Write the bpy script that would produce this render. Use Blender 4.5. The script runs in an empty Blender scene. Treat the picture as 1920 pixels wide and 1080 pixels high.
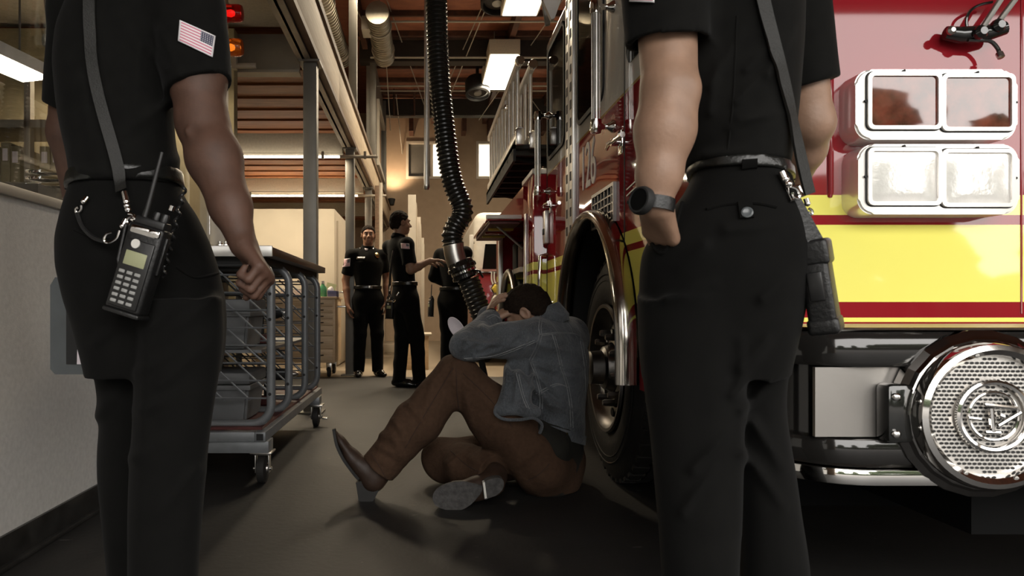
import bpy, bmesh, math, random
import numpy as np
from mathutils import Vector, Matrix
from mathutils.bvhtree import BVHTree

SC = bpy.context.scene
COL = SC.collection
random.seed(7)
PI = math.pi

# ---------------------------------------------------------------- camera
F, VX, VY, H = 1330.0, 795.0, 575.0, 0.82      # focal length in px, vanishing point, lens height
cam_d = bpy.data.cameras.new('camera')
cam_d.sensor_width = 36.0
cam_d.lens = F / 1920 * 36
cam_d.shift_x = (960 - VX) / 1920
cam_d.shift_y = (VY - 540) / 1920
cam_d.clip_start = 0.05
cam_d.dof.use_dof = True
cam_d.dof.focus_distance = 3.3
cam_d.dof.aperture_fstop = 10.0
cam = bpy.data.objects.new('camera', cam_d)
cam.location = (0, 0, H)
cam.rotation_euler = (PI / 2, 0, 0)
COL.objects.link(cam)
SC.camera = cam

# ---------------------------------------------------------------- world, exposure, large lights
SC.view_settings.view_transform = 'Standard'
SC.view_settings.look = 'None'
SC.view_settings.exposure = 0.0
SC.view_settings.gamma = 1.0
SC.view_settings.use_curve_mapping = False
SKY = 6.4
wd = bpy.data.worlds.new('sky')
SC.world = wd
wd.use_nodes = True
wd.node_tree.nodes['Background'].inputs[0].default_value = (1.0, 0.965, 0.92, 1)
wd.node_tree.nodes['Background'].inputs[1].default_value = SKY


def area(name, loc, rot, sx, sy, power, color=(1, 1, 1), portal=False):
    l = bpy.data.lights.new(name, 'AREA')
    l.shape = 'RECTANGLE'
    l.size, l.size_y = sx, sy
    l.energy = power
    l.color = color
    if portal:
        l.cycles.is_portal = True
    o = bpy.data.objects.new(name, l)
    o.location = loc
    o.rotation_euler = rot
    COL.objects.link(o)
    return o


DOOR_X0, DOOR_X1, DOOR_Z, DOOR_Y = -1.1, 12.6, 4.0, -2.6
area('bay_door_daylight', ((DOOR_X0 + DOOR_X1) / 2, DOOR_Y + .02, DOOR_Z / 2), (PI / 2, 0, 0), DOOR_X1 - DOOR_X0, DOOR_Z, 1, portal=True)


# ---------------------------------------------------------------- materials
def M(name, col, rough=.6, metal=0, var=.12, scale=14, bump=0., bscale=90, coat=0, spec=.5, emit=None, es=0, trans=0, ior=1.5, sheen=0, alpha=1):
    m = bpy.data.materials.new(name)
    m.use_nodes = True
    nt = m.node_tree
    b = nt.nodes['Principled BSDF']
    b.inputs['Roughness'].default_value = rough
    b.inputs['Metallic'].default_value = metal
    b.inputs['Coat Weight'].default_value = coat
    b.inputs['Coat Roughness'].default_value = .04
    b.inputs['Specular IOR Level'].default_value = spec
    b.inputs['Transmission Weight'].default_value = trans
    b.inputs['IOR'].default_value = ior
    b.inputs['Sheen Weight'].default_value = sheen
    tc = nt.nodes.new('ShaderNodeTexCoord')
    if var:
        n = nt.nodes.new('ShaderNodeTexNoise')
        n.inputs['Scale'].default_value = scale
        n.inputs['Detail'].default_value = 6
        nt.links.new(tc.outputs['Object'], n.inputs['Vector'])
        r = nt.nodes.new('ShaderNodeValToRGB')
        r.color_ramp.elements[0].position = .3
        r.color_ramp.elements[1].position = .7
        r.color_ramp.elements[0].color = [c * (1 - var) for c in col] + [1]
        r.color_ramp.elements[1].color = [min(1, c * (1 + var)) for c in col] + [1]
        nt.links.new(n.outputs['Fac'], r.inputs['Fac'])
        nt.links.new(r.outputs['Color'], b.inputs['Base Color'])
    else:
        b.inputs['Base Color'].default_value = (*col, 1)
    if bump:
        n2 = nt.nodes.new('ShaderNodeTexNoise')
        n2.inputs['Scale'].default_value = bscale
        n2.inputs['Detail'].default_value = 4
        nt.links.new(tc.outputs['Object'], n2.inputs['Vector'])
        bp = nt.nodes.new('ShaderNodeBump')
        bp.inputs['Strength'].default_value = bump
        bp.inputs['Distance'].default_value = .01
        nt.links.new(n2.outputs['Fac'], bp.inputs['Height'])
        nt.links.new(bp.outputs['Normal'], b.inputs['Normal'])
    if emit:
        b.inputs['Emission Color'].default_value = (*emit, 1)
        b.inputs['Emission Strength'].default_value = es
    return m


def math_node(nt, op, a, bv):
    n = nt.nodes.new('ShaderNodeMath')
    n.operation = op
    for i, v in enumerate((a, bv)):
        if v is None:
            continue
        if isinstance(v, (int, float)):
            n.inputs[i].default_value = v
        else:
            nt.links.new(v, n.inputs[i])
    return n.outputs[0]


def mix_node(nt, fac, a, b):
    n = nt.nodes.new('ShaderNodeMix')
    n.data_type = 'RGBA'
    for s, v in ((n.inputs[0], fac), (n.inputs[6], a), (n.inputs[7], b)):
        if isinstance(v, tuple):
            s.default_value = (*v, 1) if len(v) == 3 else v
        elif isinstance(v, (int, float)):
            s.default_value = v
        else:
            nt.links.new(v, s)
    return n.outputs[2]


def band(nt, z, lo, hi):
    return math_node(nt, 'MULTIPLY', math_node(nt, 'GREATER_THAN', z, lo), math_node(nt, 'LESS_THAN', z, hi))


RED = (.27, .013, .02)
YEL = (.92, .86, .19)


def paint_mat(name, white_above=9.):
    m = M(name, RED, .25, 0, .05, 3, coat=.9, spec=0)
    nt = m.node_tree
    b = nt.nodes['Principled BSDF']
    b.inputs['Coat IOR'].default_value = 1.63
    src = b.inputs['Base Color'].links[0].from_socket
    tc = nt.nodes.new('ShaderNodeTexCoord')
    sp = nt.nodes.new('ShaderNodeSeparateXYZ')
    nt.links.new(tc.outputs['Object'], sp.inputs[0])
    z = sp.outputs[2]
    c = src
    for lo, hi in ((.833, 1.045), (1.072, 1.127), (.778, .790)):
        c = mix_node(nt, band(nt, z, lo, hi), c, YEL)
    c = mix_node(nt, math_node(nt, 'GREATER_THAN', z, white_above - .012), c, (.45, .3, .12))
    c = mix_node(nt, math_node(nt, 'GREATER_THAN', z, white_above), c, (.62, .60, .54))
    nt.links.new(c, b.inputs['Base Color'])
    return m


def floor_mat():
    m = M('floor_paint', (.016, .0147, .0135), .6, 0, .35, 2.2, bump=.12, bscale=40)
    nt = m.node_tree
    b = nt.nodes['Principled BSDF']
    src = b.inputs['Base Color'].links[0].from_socket
    tc = nt.nodes.new('ShaderNodeTexCoord')
    sp = nt.nodes.new('ShaderNodeSeparateXYZ')
    nt.links.new(tc.outputs['Object'], sp.inputs[0])
    n = nt.nodes.new('ShaderNodeTexNoise')
    n.inputs['Scale'].default_value = 1.3
    nt.links.new(tc.outputs['Object'], n.inputs[0])
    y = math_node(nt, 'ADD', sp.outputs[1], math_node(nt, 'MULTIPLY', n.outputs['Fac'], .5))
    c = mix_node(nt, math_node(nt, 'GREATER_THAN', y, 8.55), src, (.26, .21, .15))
    # pale scuffs
    n2 = nt.nodes.new('ShaderNodeTexNoise')
    n2.inputs['Scale'].default_value = 9
    n2.inputs['Detail'].default_value = 8
    mp = nt.nodes.new('ShaderNodeMapping')
    mp.inputs['Scale'].default_value = (1, 3, 1)
    nt.links.new(tc.outputs['Object'], mp.inputs[0])
    nt.links.new(mp.outputs[0], n2.inputs[0])
    s = math_node(nt, 'MULTIPLY', math_node(nt, 'GREATER_THAN', n2.outputs['Fac'], .71), .5)
    c = mix_node(nt, s, c, (.12, .11, .1))
    nt.links.new(c, b.inputs['Base Color'])
    return m


def wood_mat(name, a, bcol, scale=6, stretch=(1, 1, 14), rough=.6):
    m = M(name, a, rough, 0, 0)
    nt = m.node_tree
    b = nt.nodes['Principled BSDF']
    tc = nt.nodes.new('ShaderNodeTexCoord')
    mp = nt.nodes.new('ShaderNodeMapping')
    mp.inputs['Scale'].default_value = stretch
    nt.links.new(tc.outputs['Object'], mp.inputs[0])
    n = nt.nodes.new('ShaderNodeTexNoise')
    n.inputs['Scale'].default_value = scale
    n.inputs['Detail'].default_value = 8
    n.inputs['Distortion'].default_value = .6
    nt.links.new(mp.outputs[0], n.inputs[0])
    r = nt.nodes.new('ShaderNodeValToRGB')
    r.color_ramp.elements[0].position = .35
    r.color_ramp.elements[1].position = .65
    r.color_ramp.elements[0].color = (*a, 1)
    r.color_ramp.elements[1].color = (*bcol, 1)
    nt.links.new(n.outputs['Fac'], r.inputs[0])
    nt.links.new(r.outputs[0], b.inputs['Base Color'])
    return m


def denim_mat():
    m = M('denim', (.066, .073, .082), .9, 0, .5, 9, sheen=.2, spec=.2)
    nt = m.node_tree
    b = nt.nodes['Principled BSDF']
    src = b.inputs['Base Color'].links[0].from_socket
    tc = nt.nodes.new('ShaderNodeTexCoord')
    n = nt.nodes.new('ShaderNodeTexNoise')
    n.inputs['Scale'].default_value = 260
    n.inputs['Detail'].default_value = 3
    mp = nt.nodes.new('ShaderNodeMapping')
    mp.inputs['Scale'].default_value = (1, 1, .35)
    nt.links.new(tc.outputs['Object'], mp.inputs[0])
    nt.links.new(mp.outputs[0], n.inputs[0])
    f = math_node(nt, 'MULTIPLY', math_node(nt, 'SUBTRACT', n.outputs['Fac'], .35), 1.1)
    c = mix_node(nt, f, src, (.17, .182, .198))
    nt.links.new(c, b.inputs['Base Color'])
    bp = nt.nodes.new('ShaderNodeBump')
    bp.inputs['Strength'].default_value = .9
    bp.inputs['Distance'].default_value = .012
    n3 = nt.nodes.new('ShaderNodeTexNoise')
    n3.inputs['Scale'].default_value = 22
    n3.inputs['Distortion'].default_value = 1.2
    n3.inputs['Detail'].default_value = 8
    nt.links.new(tc.outputs['Object'], n3.inputs[0])
    nt.links.new(n3.outputs['Fac'], bp.inputs['Height'])
    nt.links.new(bp.outputs['Normal'], b.inputs['Normal'])
    return m


def flag_mat(flip=False):
    m = M('flag_patch_cloth', (.8, .75, .76), .8, 0, 0)
    nt = m.node_tree
    b = nt.nodes['Principled BSDF']
    uv = nt.nodes.new('ShaderNodeTexCoord')
    sp = nt.nodes.new('ShaderNodeSeparateXYZ')
    nt.links.new(uv.outputs['UV'], sp.inputs[0])
    u, v = sp.outputs[0], sp.outputs[1]
    v13 = math_node(nt, 'MULTIPLY', math_node(nt, 'SUBTRACT', v, .06), 13 / .88 / 2)
    st = math_node(nt, 'LESS_THAN', math_node(nt, 'FRACT', v13, None), .5)
    c = mix_node(nt, st, (.85, .8, .81), (.62, .22, .3))
    can = math_node(nt, 'MULTIPLY', math_node(nt, 'GREATER_THAN', u, .6), math_node(nt, 'GREATER_THAN', v, .46))
    du = math_node(nt, 'SUBTRACT', math_node(nt, 'FRACT', math_node(nt, 'MULTIPLY', u, 17), None), .5)
    dv = math_node(nt, 'SUBTRACT', math_node(nt, 'FRACT', math_node(nt, 'MULTIPLY', v, 12), None), .5)
    rr = math_node(nt, 'ADD', math_node(nt, 'MULTIPLY', du, du), math_node(nt, 'MULTIPLY', dv, dv))
    stars = mix_node(nt, math_node(nt, 'LESS_THAN', rr, .06), (.06, .06, .1), (.6, .6, .62))
    c = mix_node(nt, can, c, stars)
    inb = math_node(nt, 'MULTIPLY', band(nt, u, .05, .95), band(nt, v, .06, .94))
    c = mix_node(nt, inb, (.85, .82, .84), c)
    nt.links.new(c, b.inputs['Base Color'])
    return m


MT = {}
MT['black_cloth'] = M('black_uniform_cloth', (.0042, .0041, .0036), .9, 0, .25, 30, bump=.2, bscale=14, spec=.15, sheen=.03)
MT['black_cloth2'] = M('black_uniform_trouser', (.0031, .003, .0027), .9, 0, .2, 20, bump=.2, bscale=9, spec=.15, sheen=.02)
MT['leather'] = M('black_leather', (.007, .007, .007), .42, 0, .2, 60, bump=.15, bscale=160)
MT['belt'] = M('belt_leather', (.009, .0095, .0085), .3, 0, .2, 60, bump=.1, bscale=200)
MT['strap'] = M('strap_webbing', (.0095, .0092, .0075), .6, 0, .2, 80, bump=.2, bscale=300)
MT['plastic'] = M('black_plastic', (.012, .012, .012), .35, 0, .1)
MT['skin_dark'] = M('skin_dark_brown', (.085, .041, .026), .62, 0, .18, 22, bump=.08, bscale=120)
MT['skin_light'] = M('skin_light', (.30, .18, .12), .5, 0, .14, 26, bump=.08, bscale=130)
MT['skin_tan'] = M('skin_tan', (.30, .15, .09), .5, 0, .14, 30)
MT['hair'] = M('dark_hair', (.014, .009, .006), .8, 0, .4, 120, bump=.6, bscale=160, spec=.1)
MT['eye'] = M('eye_dark', (.02, .015, .012), .2, 0, 0)
MT['eye_white'] = M('eye_white', (.26, .22, .2), .3, 0, 0)
MT['denim'] = denim_mat()
MT['thread'] = M('denim_thread', (.18, .187, .195), .9, 0, .2, 200)
MT['olive'] = M('olive_shirt', (.009, .008, .005), .9, 0, .2, 30, bump=.2, bscale=12)
MT['brown_cloth'] = M('brown_canvas', (.063, .035, .021), .92, 0, .14, 60, bump=.35, bscale=60, spec=.2)
MT['brown_seam'] = M('brown_seam', (.04, .02, .012), .9, 0, .2, 100)
MT['boot'] = M('brown_boot_leather', (.035, .019, .012), .55, 0, .35, 14, bump=.1, bscale=60)
MT['sole'] = M('boot_sole', (.055, .052, .05), .8, 0, .4, 50, bump=.4, bscale=80)
MT['heel'] = M('boot_heel', (.01, .009, .008), .6, 0, .2)
MT['shoe'] = M('polished_shoe', (.008, .008, .008), .15, 0, .1)
MT['chrome'] = M('chrome', (.82, .8, .77), .07, 1, .03, 5)
MT['satin'] = M('satin_steel', (.55, .53, .5), .3, 1, .08, 8, bump=.03, bscale=60)
MT['alum'] = M('brushed_aluminium', (.74, .72, .68), .35, .6, .1, 10)
MT['gold'] = M('brass', (.6, .45, .2), .25, 1, .05)
MT['paint'] = paint_mat('engine_paint', 1.71)
MT['paint_red'] = paint_mat('engine_body_paint', 9)
MT['rubber'] = M('tyre_rubber', (.012, .011, .01), .7, 0, .25, 20, bump=.15, bscale=60)
MT['black'] = M('black_matte', (.01, .01, .01), .7, 0, .1)
MT['black_gloss'] = M('black_gloss', (.012, .012, .011), .12, 0, .05, coat=.6)
MT['glass_dark'] = M('tinted_glass', (.006, .006, .006), .04, 0, 0, spec=.1)
MT['white'] = M('white_enamel', (.7, .68, .63), .4, 0, .05)
MT['glow'] = M('light_diffuser', (.9, .85, .75), .5, 0, 0, emit=(1, .9, .72), es=7)
MT['glow2'] = M('tube_light', (.9, .85, .75), .5, 0, 0, emit=(1, .9, .72), es=8)
MT['floor'] = floor_mat()
MT['wall'] = M('wall_plaster', (.42, .335, .25), .85, 0, .06, 6, bump=.1, bscale=60)
MT['wall_back'] = M('back_wall_plaster', (.36, .27, .19), .85, 0, .06, 6, bump=.08, bscale=50)
MT['half_wall'] = M('half_wall_paint', (.6, .585, .55), .8, 0, .07, 60, bump=.15, bscale=150)
MT['base'] = M('rubber_baseboard', (.025, .024, .022), .35, 0, .5, 12)
MT['steel_gray'] = M('grey_painted_steel', (.2, .19, .17), .45, .3, .1, 6)
MT['steel_lt'] = M('pale_painted_steel', (.36, .33, .28), .5, .2, .1, 6)
MT['fascia'] = wood_mat('fascia_board', (.36, .28, .19), (.46, .37, .26), 5, (3, .6, 12))
MT['fascia_dark'] = wood_mat('fascia_strip', (.1, .06, .035), (.16, .1, .06), 5, (3, .6, 12))
MT['joist'] = wood_mat('timber_joist', (.2, .07, .028), (.4, .165, .068), 5, (.5, 9, 9))
MT['ply'] = wood_mat('roof_plywood', (.2, .07, .038), (.32, .115, .062), 3, (1, 2, 1))
MT['beam_dark'] = M('dark_girder', (.018, .013, .01), .7, 0, .2)
MT['purlin'] = wood_mat('roof_purlin', (.05, .02, .012), (.09, .035, .02), 4, (3, 3, 3))
MT['soffit'] = M('soffit_plaster', (.5, .45, .36), .85, 0, .08, 40, bump=.15, bscale=120)
MT['cabinet'] = wood_mat('pale_birch', (.58, .43, .27), (.68, .52, .34), 6, (.8, 3, 14), .5)
MT['partition'] = M('partition_paint', (.5, .44, .35), .7, 0, .04, 4)
MT['cart'] = M('cart_grey_enamel', (.19, .2, .21), .4, .3, .1, 20)
MT['tote'] = M('grey_tote_plastic', (.14, .145, .15), .5, 0, .08)
MT['maroon'] = M('maroon_board', (.09, .02, .018), .6, 0, .2)
MT['darkwood'] = wood_mat('dark_tabletop', (.035, .015, .009), (.075, .032, .018), 6, (1, 1, 8), .35)
MT['amber'] = M('amber_lens', (.75, .2, .02), .08, 0, 0, trans=.75)
MT['redlens'] = M('red_lens', (.6, .02, .015), .08, 0, 0, trans=.75)
MT['clear'] = M('clear_glass', (1, 1, 1), .0, 0, 0, trans=1, ior=1.45)
MT['hose'] = M('hose_rubber', (.02, .019, .016), .25, 0, .2, 30)
MT['duct'] = M('spiral_duct', (.34, .31, .25), .4, 1, .1, 10, bump=.1, bscale=20)
MT['paper'] = M('paper', (.75, .68, .72), .8, 0, .03)
MT['acrylic'] = M('grey_acrylic', (.09, .1, .105), .25, 0, .1)
MT['screen'] = M('lcd_screen', (.33, .34, .2), .3, 0, .05, 40)
MT['key'] = M('grey_keys', (.3, .3, .29), .5, 0, 0)
MT['olivebox'] = M('binder_cloth', (.3, .26, .17), .8, 0, .25, 3)
MT['rope'] = M('cotton_rope', (.36, .34, .27), .9, 0, .2, 60, bump=.8, bscale=90)
MT['room'] = M('office_wall', (.3, .25, .15), .9, 0, .1)
MT['trees'] = M('tree_leaves', (.03, .045, .018), .9, 0, .5, 4)
MT['bark'] = M('tree_bark', (.05, .035, .025), .9, 0, .3)
MT['apron'] = M('asphalt_apron', (.1, .095, .09), .9, 0, .1, 3)
MT['green'] = M('green_plastic', (.08, .3, .14), .4, 0, .05)
MT['blue'] = M('blue_card', (.1, .11, .25), .6, 0, .05)
MT['flag'] = flag_mat()
MT['trim'] = M('pale_trim', (.55, .5, .42), .5, 0, .04)


# ---------------------------------------------------------------- scene helpers
def P(px, py, Y):
    return Vector(((px - VX) * Y / F, Y, H + (VY - py) * Y / F))


INV = {}


def E(name, label, cat, loc=(0, 0, 0), group=None, mw=None, kind=None):
    o = bpy.data.objects.new(name, None)
    COL.objects.link(o)
    o.empty_display_size = .1
    if mw is not None:
        o.matrix_world = mw
    else:
        o.location = loc
        INV[o.name] = Matrix.Translation(Vector(loc)).inverted()
    if label:
        o['label'] = label
    if cat:
        o['category'] = cat
    if group:
        o['group'] = group
    if kind:
        o['kind'] = kind
    return o


def link(name, me, mat, parent=None, label=None, cat=None, kind=None, group=None, smooth=True):
    if smooth:
        me.polygons.foreach_set('use_smooth', [True] * len(me.polygons))
        if smooth != 2:
            me.set_sharp_from_angle(angle=math.radians(38))
    o = bpy.data.objects.new(name, me)
    COL.objects.link(o)
    if mat is not None:
        me.materials.append(MT[mat] if isinstance(mat, str) else mat)
    if parent is not None:
        o.parent = parent
        if parent.name in INV:
            o.matrix_parent_inverse = INV[parent.name]
    for k, v in (('label', label), ('category', cat), ('kind', kind), ('group', group)):
        if v:
            o[k] = v
    return o


def ob(name, bm, mat, parent=None, **kw):
    me = bpy.data.meshes.new(name)
    bmesh.ops.recalc_face_normals(bm, faces=bm.faces[:])
    bm.to_mesh(me)
    bm.free()
    return link(name, me, mat, parent, **kw)


def dup(root, M4=None, loc=None, label=None, group=None):
    r = root.copy()
    COL.objects.link(r)
    if loc is not None:
        r.location = loc
    if label:
        r['label'] = label
    if group:
        r['group'] = group
    for ch in list(root.children):
        c = ch.copy()
        COL.objects.link(c)
        c.parent = r
        for g in list(ch.children):
            d = g.copy()
            COL.objects.link(d)
            d.parent = c
    return r


def box(x0, x1, y0, y1, z0, z1, bev=0., bm=None, seg=2, mx=None):
    t = bmesh.new()
    vs = [t.verts.new((x, y, z)) for x in (x0, x1) for y in (y0, y1) for z in (z0, z1)]
    for f in ((0, 1, 3, 2), (4, 6, 7, 5), (0, 4, 5, 1), (2, 3, 7, 6), (0, 2, 6, 4), (1, 5, 7, 3)):
        t.faces.new([vs[i] for i in f])
    if bev:
        bmesh.ops.bevel(t, geom=t.edges[:], offset=bev, segments=seg, affect='EDGES', profile=.5)
    if mx is not None:
        bmesh.ops.transform(t, matrix=mx, verts=t.verts[:])
    return join(bm, t)


def join(bm, t):
    if bm is None:
        return t
    me = bpy.data.meshes.new('tmp')
    t.to_mesh(me)
    t.free()
    bm.from_mesh(me)
    bpy.data.meshes.remove(me)
    return bm


def frame_z(d):
    d = Vector(d).normalized()
    return d.to_track_quat('Z', 'Y').to_matrix()


def tube(pts, r, seg=10, bm=None, closed=False, cap=True):
    """A tube along a polyline; r a number or a list."""
    bm = bm or bmesh.new()
    pts = [Vector(p) for p in pts]
    n = len(pts)
    rs = r if isinstance(r, (list, tuple, np.ndarray)) else [r] * n
    rings = []
    up = None
    for i in range(n):
        if closed:
            t = (pts[(i + 1) % n] - pts[i - 1]).normalized()
        else:
            t = (pts[min(i + 1, n - 1)] - pts[max(i - 1, 0)]).normalized()
        if up is None:
            up = Vector((0, 0, 1)) if abs(t.z) < .9 else Vector((1, 0, 0))
        s = t.cross(up)
        if s.length < 1e-5:
            s = t.cross(Vector((0, 1, 0)))
        s.normalize()
        up = s.cross(t).normalized()
        rings.append([bm.verts.new(pts[i] + (s * math.cos(2 * PI * k / seg) + up * math.sin(2 * PI * k / seg)) * rs[i]) for k in range(seg)])
    m = n if closed else n - 1
    for i in range(m):
        a, b = rings[i], rings[(i + 1) % n]
        for k in range(seg):
            bm.faces.new((a[k], a[(k + 1) % seg], b[(k + 1) % seg], b[k]))
    if cap and not closed:
        bm.faces.new(rings[0])
        bm.faces.new(rings[-1])
    return bm


def lathe(prof, origin, axis, seg=32, bm=None):
    """prof: list of (r, h) revolved about axis through origin."""
    bm = bm or bmesh.new()
    R = frame_z(axis)
    o = Vector(origin)
    rings = []
    for r, h in prof:
        if r < 1e-6:
            rings.append([bm.verts.new(o + R @ Vector((0, 0, h)))])
        else:
            rings.append([bm.verts.new(o + R @ Vector((r * math.cos(2 * PI * k / seg), r * math.sin(2 * PI * k / seg), h))) for k in range(seg)])
    for a, b in zip(rings, rings[1:]):
        for k in range(seg):
            k2 = (k + 1) % seg
            if len(a) == 1 and len(b) == 1:
                break
            if len(a) == 1:
                bm.faces.new((a[0], b[k], b[k2]))
            elif len(b) == 1:
                bm.faces.new((a[k], a[k2], b[0]))
            else:
                bm.faces.new((a[k], a[k2], b[k2], b[k]))
    return bm


def cyl(a, b, r, seg=16, bm=None, r2=None):
    a, b = Vector(a), Vector(b)
    L = (b - a).length
    return lathe([(0, 0), (r, 0), (r2 or r, L), (0, L)], a, b - a, seg, bm)


def prism(poly, vec, bm=None):
    """Closed polygon (3-D points) pushed along vec."""
    bm = bm or bmesh.new()
    v = Vector(vec)
    a = [bm.verts.new(Vector(p)) for p in poly]
    b = [bm.verts.new(Vector(p) + v) for p in poly]
    n = len(a)
    bm.faces.new(a)
    bm.faces.new(b[::-1])
    for i in range(n):
        bm.faces.new((a[i], a[(i + 1) % n], b[(i + 1) % n], b[i]))
    return bm


def rrect(w, h, r, n=6):
    """Rounded rectangle outline in 2-D, centred."""
    out = []
    for cx, cy, a0 in ((w / 2 - r, h / 2 - r, 0), (-w / 2 + r, h / 2 - r, PI / 2), (-w / 2 + r, -h / 2 + r, PI), (w / 2 - r, -h / 2 + r, 1.5 * PI)):
        for k in range(n + 1):
            a = a0 + k / n * PI / 2
            out.append((cx + r * math.cos(a), cy + r * math.sin(a)))
    return out


def ring_prism(outer, inner, vec, bm=None):
    """A frame: area between two outlines with equal point counts, extruded."""
    bm = bm or bmesh.new()
    v = Vector(vec)
    A = [bm.verts.new(Vector(p)) for p in outer]
    B = [bm.verts.new(Vector(p)) for p in inner]
    C = [bm.verts.new(Vector(p) + v) for p in outer]
    D = [bm.verts.new(Vector(p) + v) for p in inner]
    n = len(A)
    for i in range(n):
        j = (i + 1) % n
        bm.faces.new((A[i], A[j], B[j], B[i]))
        bm.faces.new((C[i], D[i], D[j], C[j]))
        bm.faces.new((A[i], C[i], C[j], A[j]))
        bm.faces.new((B[i], B[j], D[j], D[i]))
    return bm


def catmull(pts, n=8):
    pts = [Vector(p) for p in pts]
    out = []
    for i in range(len(pts) - 1):
        p0, p1, p2, p3 = pts[max(i - 1, 0)], pts[i], pts[i + 1], pts[min(i + 2, len(pts) - 1)]
        for k in range(n):
            t = k / n
            out.append(.5 * ((2 * p1) + (p2 - p0) * t + (2 * p0 - 5 * p1 + 4 * p2 - p3) * t * t + (3 * p1 - p0 - 3 * p2 + p3) * t ** 3))
    out.append(pts[-1])
    return out


# ---------------------------------------------------------------- implicit surfaces (bodies and clothes)
def A3(v):
    return np.asarray(v, dtype=np.float32)


def rc(a, b, ra, rb):
    a, b = A3(a), A3(b)
    ba = b - a
    L2 = float(ba @ ba) + 1e-12

    def f(p):
        pa = p - a
        h = np.clip(pa @ ba / L2, 0, 1)
        return np.linalg.norm(pa - h[:, None] * ba, axis=1) - (ra + (rb - ra) * h)
    return f


def ec(a, b, ra, rb, side, q):
    """Tapered capsule of elliptic section: ra, rb along side, times q across it."""
    a, b = A3(a), A3(b)
    ba = b - a
    L = float(np.linalg.norm(ba))
    ax = ba / L
    s = A3(side)
    s = s - ax * (s @ ax)
    s /= np.linalg.norm(s)
    f_ = np.cross(ax, s)

    def f(p):
        pa = p - a
        u = pa @ ax
        h = np.clip(u / L, 0, 1)
        o = u - h * L
        x = pa @ s
        y = pa @ f_ / q
        r = ra + (rb - ra) * h
        return (np.sqrt(x * x + y * y + o * o) - r) * min(1, (1 + q) / 2)
    return f


def el(c, r, R=None):
    c, r = A3(c), A3(r)
    Rm = None if R is None else A3(R)

    def f(p):
        q = p - c
        if Rm is not None:
            q = q @ Rm            # columns of R = local axes
        k0 = np.linalg.norm(q / r, axis=1)
        k1 = np.linalg.norm(q / (r * r), axis=1) + 1e-9
        return k0 * (k0 - 1) / k1
    return f


def rbox(c, h, R, rad):
    c, h, Rm = A3(c), A3(h) - rad, A3(R)

    def f(p):
        q = np.abs((p - c) @ Rm) - h
        return np.linalg.norm(np.maximum(q, 0), axis=1) + np.minimum(q.max(axis=1), 0) - rad
    return f


def loft(rows, n=2.4, smooth=5, az=0.):
    """rows: (z, xl, xr, yc, b): elliptic sections stacked in z."""
    rows = sorted(rows)
    R = np.array(rows, dtype=np.float64)
    zs = np.linspace(R[0, 0], R[-1, 0], 90)
    cols = [np.interp(zs, R[:, 0], v) for v in ((R[:, 1] + R[:, 2]) / 2, (R[:, 2] - R[:, 1]) / 2, R[:, 3], R[:, 4])]
    ker = np.hanning(2 * smooth + 3)[1:-1]
    ker /= ker.sum()
    cols = [np.convolve(np.pad(c, smooth, mode='edge'), ker, 'valid') for c in cols]
    c_, s_ = math.cos(az), math.sin(az)

    def f(p):
        z = p[:, 2]
        cx, a, cy, b = [np.interp(z, zs, c) for c in cols]
        dx, dy = p[:, 0] - cx, p[:, 1] - cy
        x = np.abs(dx * c_ - dy * s_) / (a * c_)
        y = np.abs(dx * s_ + dy * c_) / b
        d = ((x ** n + y ** n) ** (1 / n) - 1) * np.minimum(a, b)
        return np.maximum(d, np.maximum(z - zs[-1], zs[0] - z)).astype(np.float32)
    return f


def smin(a, b, k):
    h = np.clip(.5 + .5 * (b - a) / k, 0, 1)
    return b * (1 - h) + a * h - k * h * (1 - h)


def U(fs, k=.02):
    def f(p):
        d = fs[0](p)
        for g in fs[1:]:
            if isinstance(g, tuple):
                d = smin(d, g[0](p), g[1])
            else:
                d = smin(d, g(p), k)
        return d
    return f


def cut(f, *planes):
    """keep the side of each plane (point, normal) that the normal points away from"""
    pl = [(A3(p), A3(Vector(n).normalized())) for p, n in planes]

    def g(p):
        d = f(p)
        for c, n in pl:
            d = np.maximum(d, (p - c) @ n)
        return d
    return g


def minus(f, g, k=0):
    def h(p):
        if k:
            return -smin(-f(p), g(p), k)
        return np.maximum(f(p), -g(p))
    return h


def infl(f, r):
    return lambda p: f(p) - r


def wrinkle(f, amp, fr, seed=0, warp=1.):
    rs = np.random.RandomState(seed)
    ds = [(A3(rs.normal(size=3)) * np.array([1, 1, warp], dtype=np.float32), rs.uniform(0, 6.28)) for _ in range(5)]
    ds = [(d / np.linalg.norm(d) * fr * (0.7 + .25 * i), ph) for i, (d, ph) in enumerate(ds)]

    def g(p):
        w = 0
        for i, (d, ph) in enumerate(ds):
            w = w + np.sin(p @ d + ph + 1.3 * np.sin(p @ ds[i - 1][0] * .6))
        return f(p) + amp / 5 * w
    return g


def folds(f, segs, amp=.008, w=9.):
    """Cloth folds: soft ridges along segments (measured on the photograph) raised on the surface f."""
    S = [(np.array(s[:2], dtype=np.float32), np.array(s[2:4], dtype=np.float32), s[4] if len(s) > 4 else 1.) for s in segs]

    def g(p):
        q = np.stack([VX + F * p[:, 0] / p[:, 1], VY - F * (p[:, 2] - H) / p[:, 1]], 1)
        t = 0
        for a, b, k in S:
            ba = b - a
            h = np.clip((q - a) @ ba / float(ba @ ba), 0, 1)
            e = np.linalg.norm(q - a - h[:, None] * ba, axis=1)
            t = t + k * np.exp(-(e / w) ** 2) * (1 - .7 * h)
        return f(p) - amp * t
    return g


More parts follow.
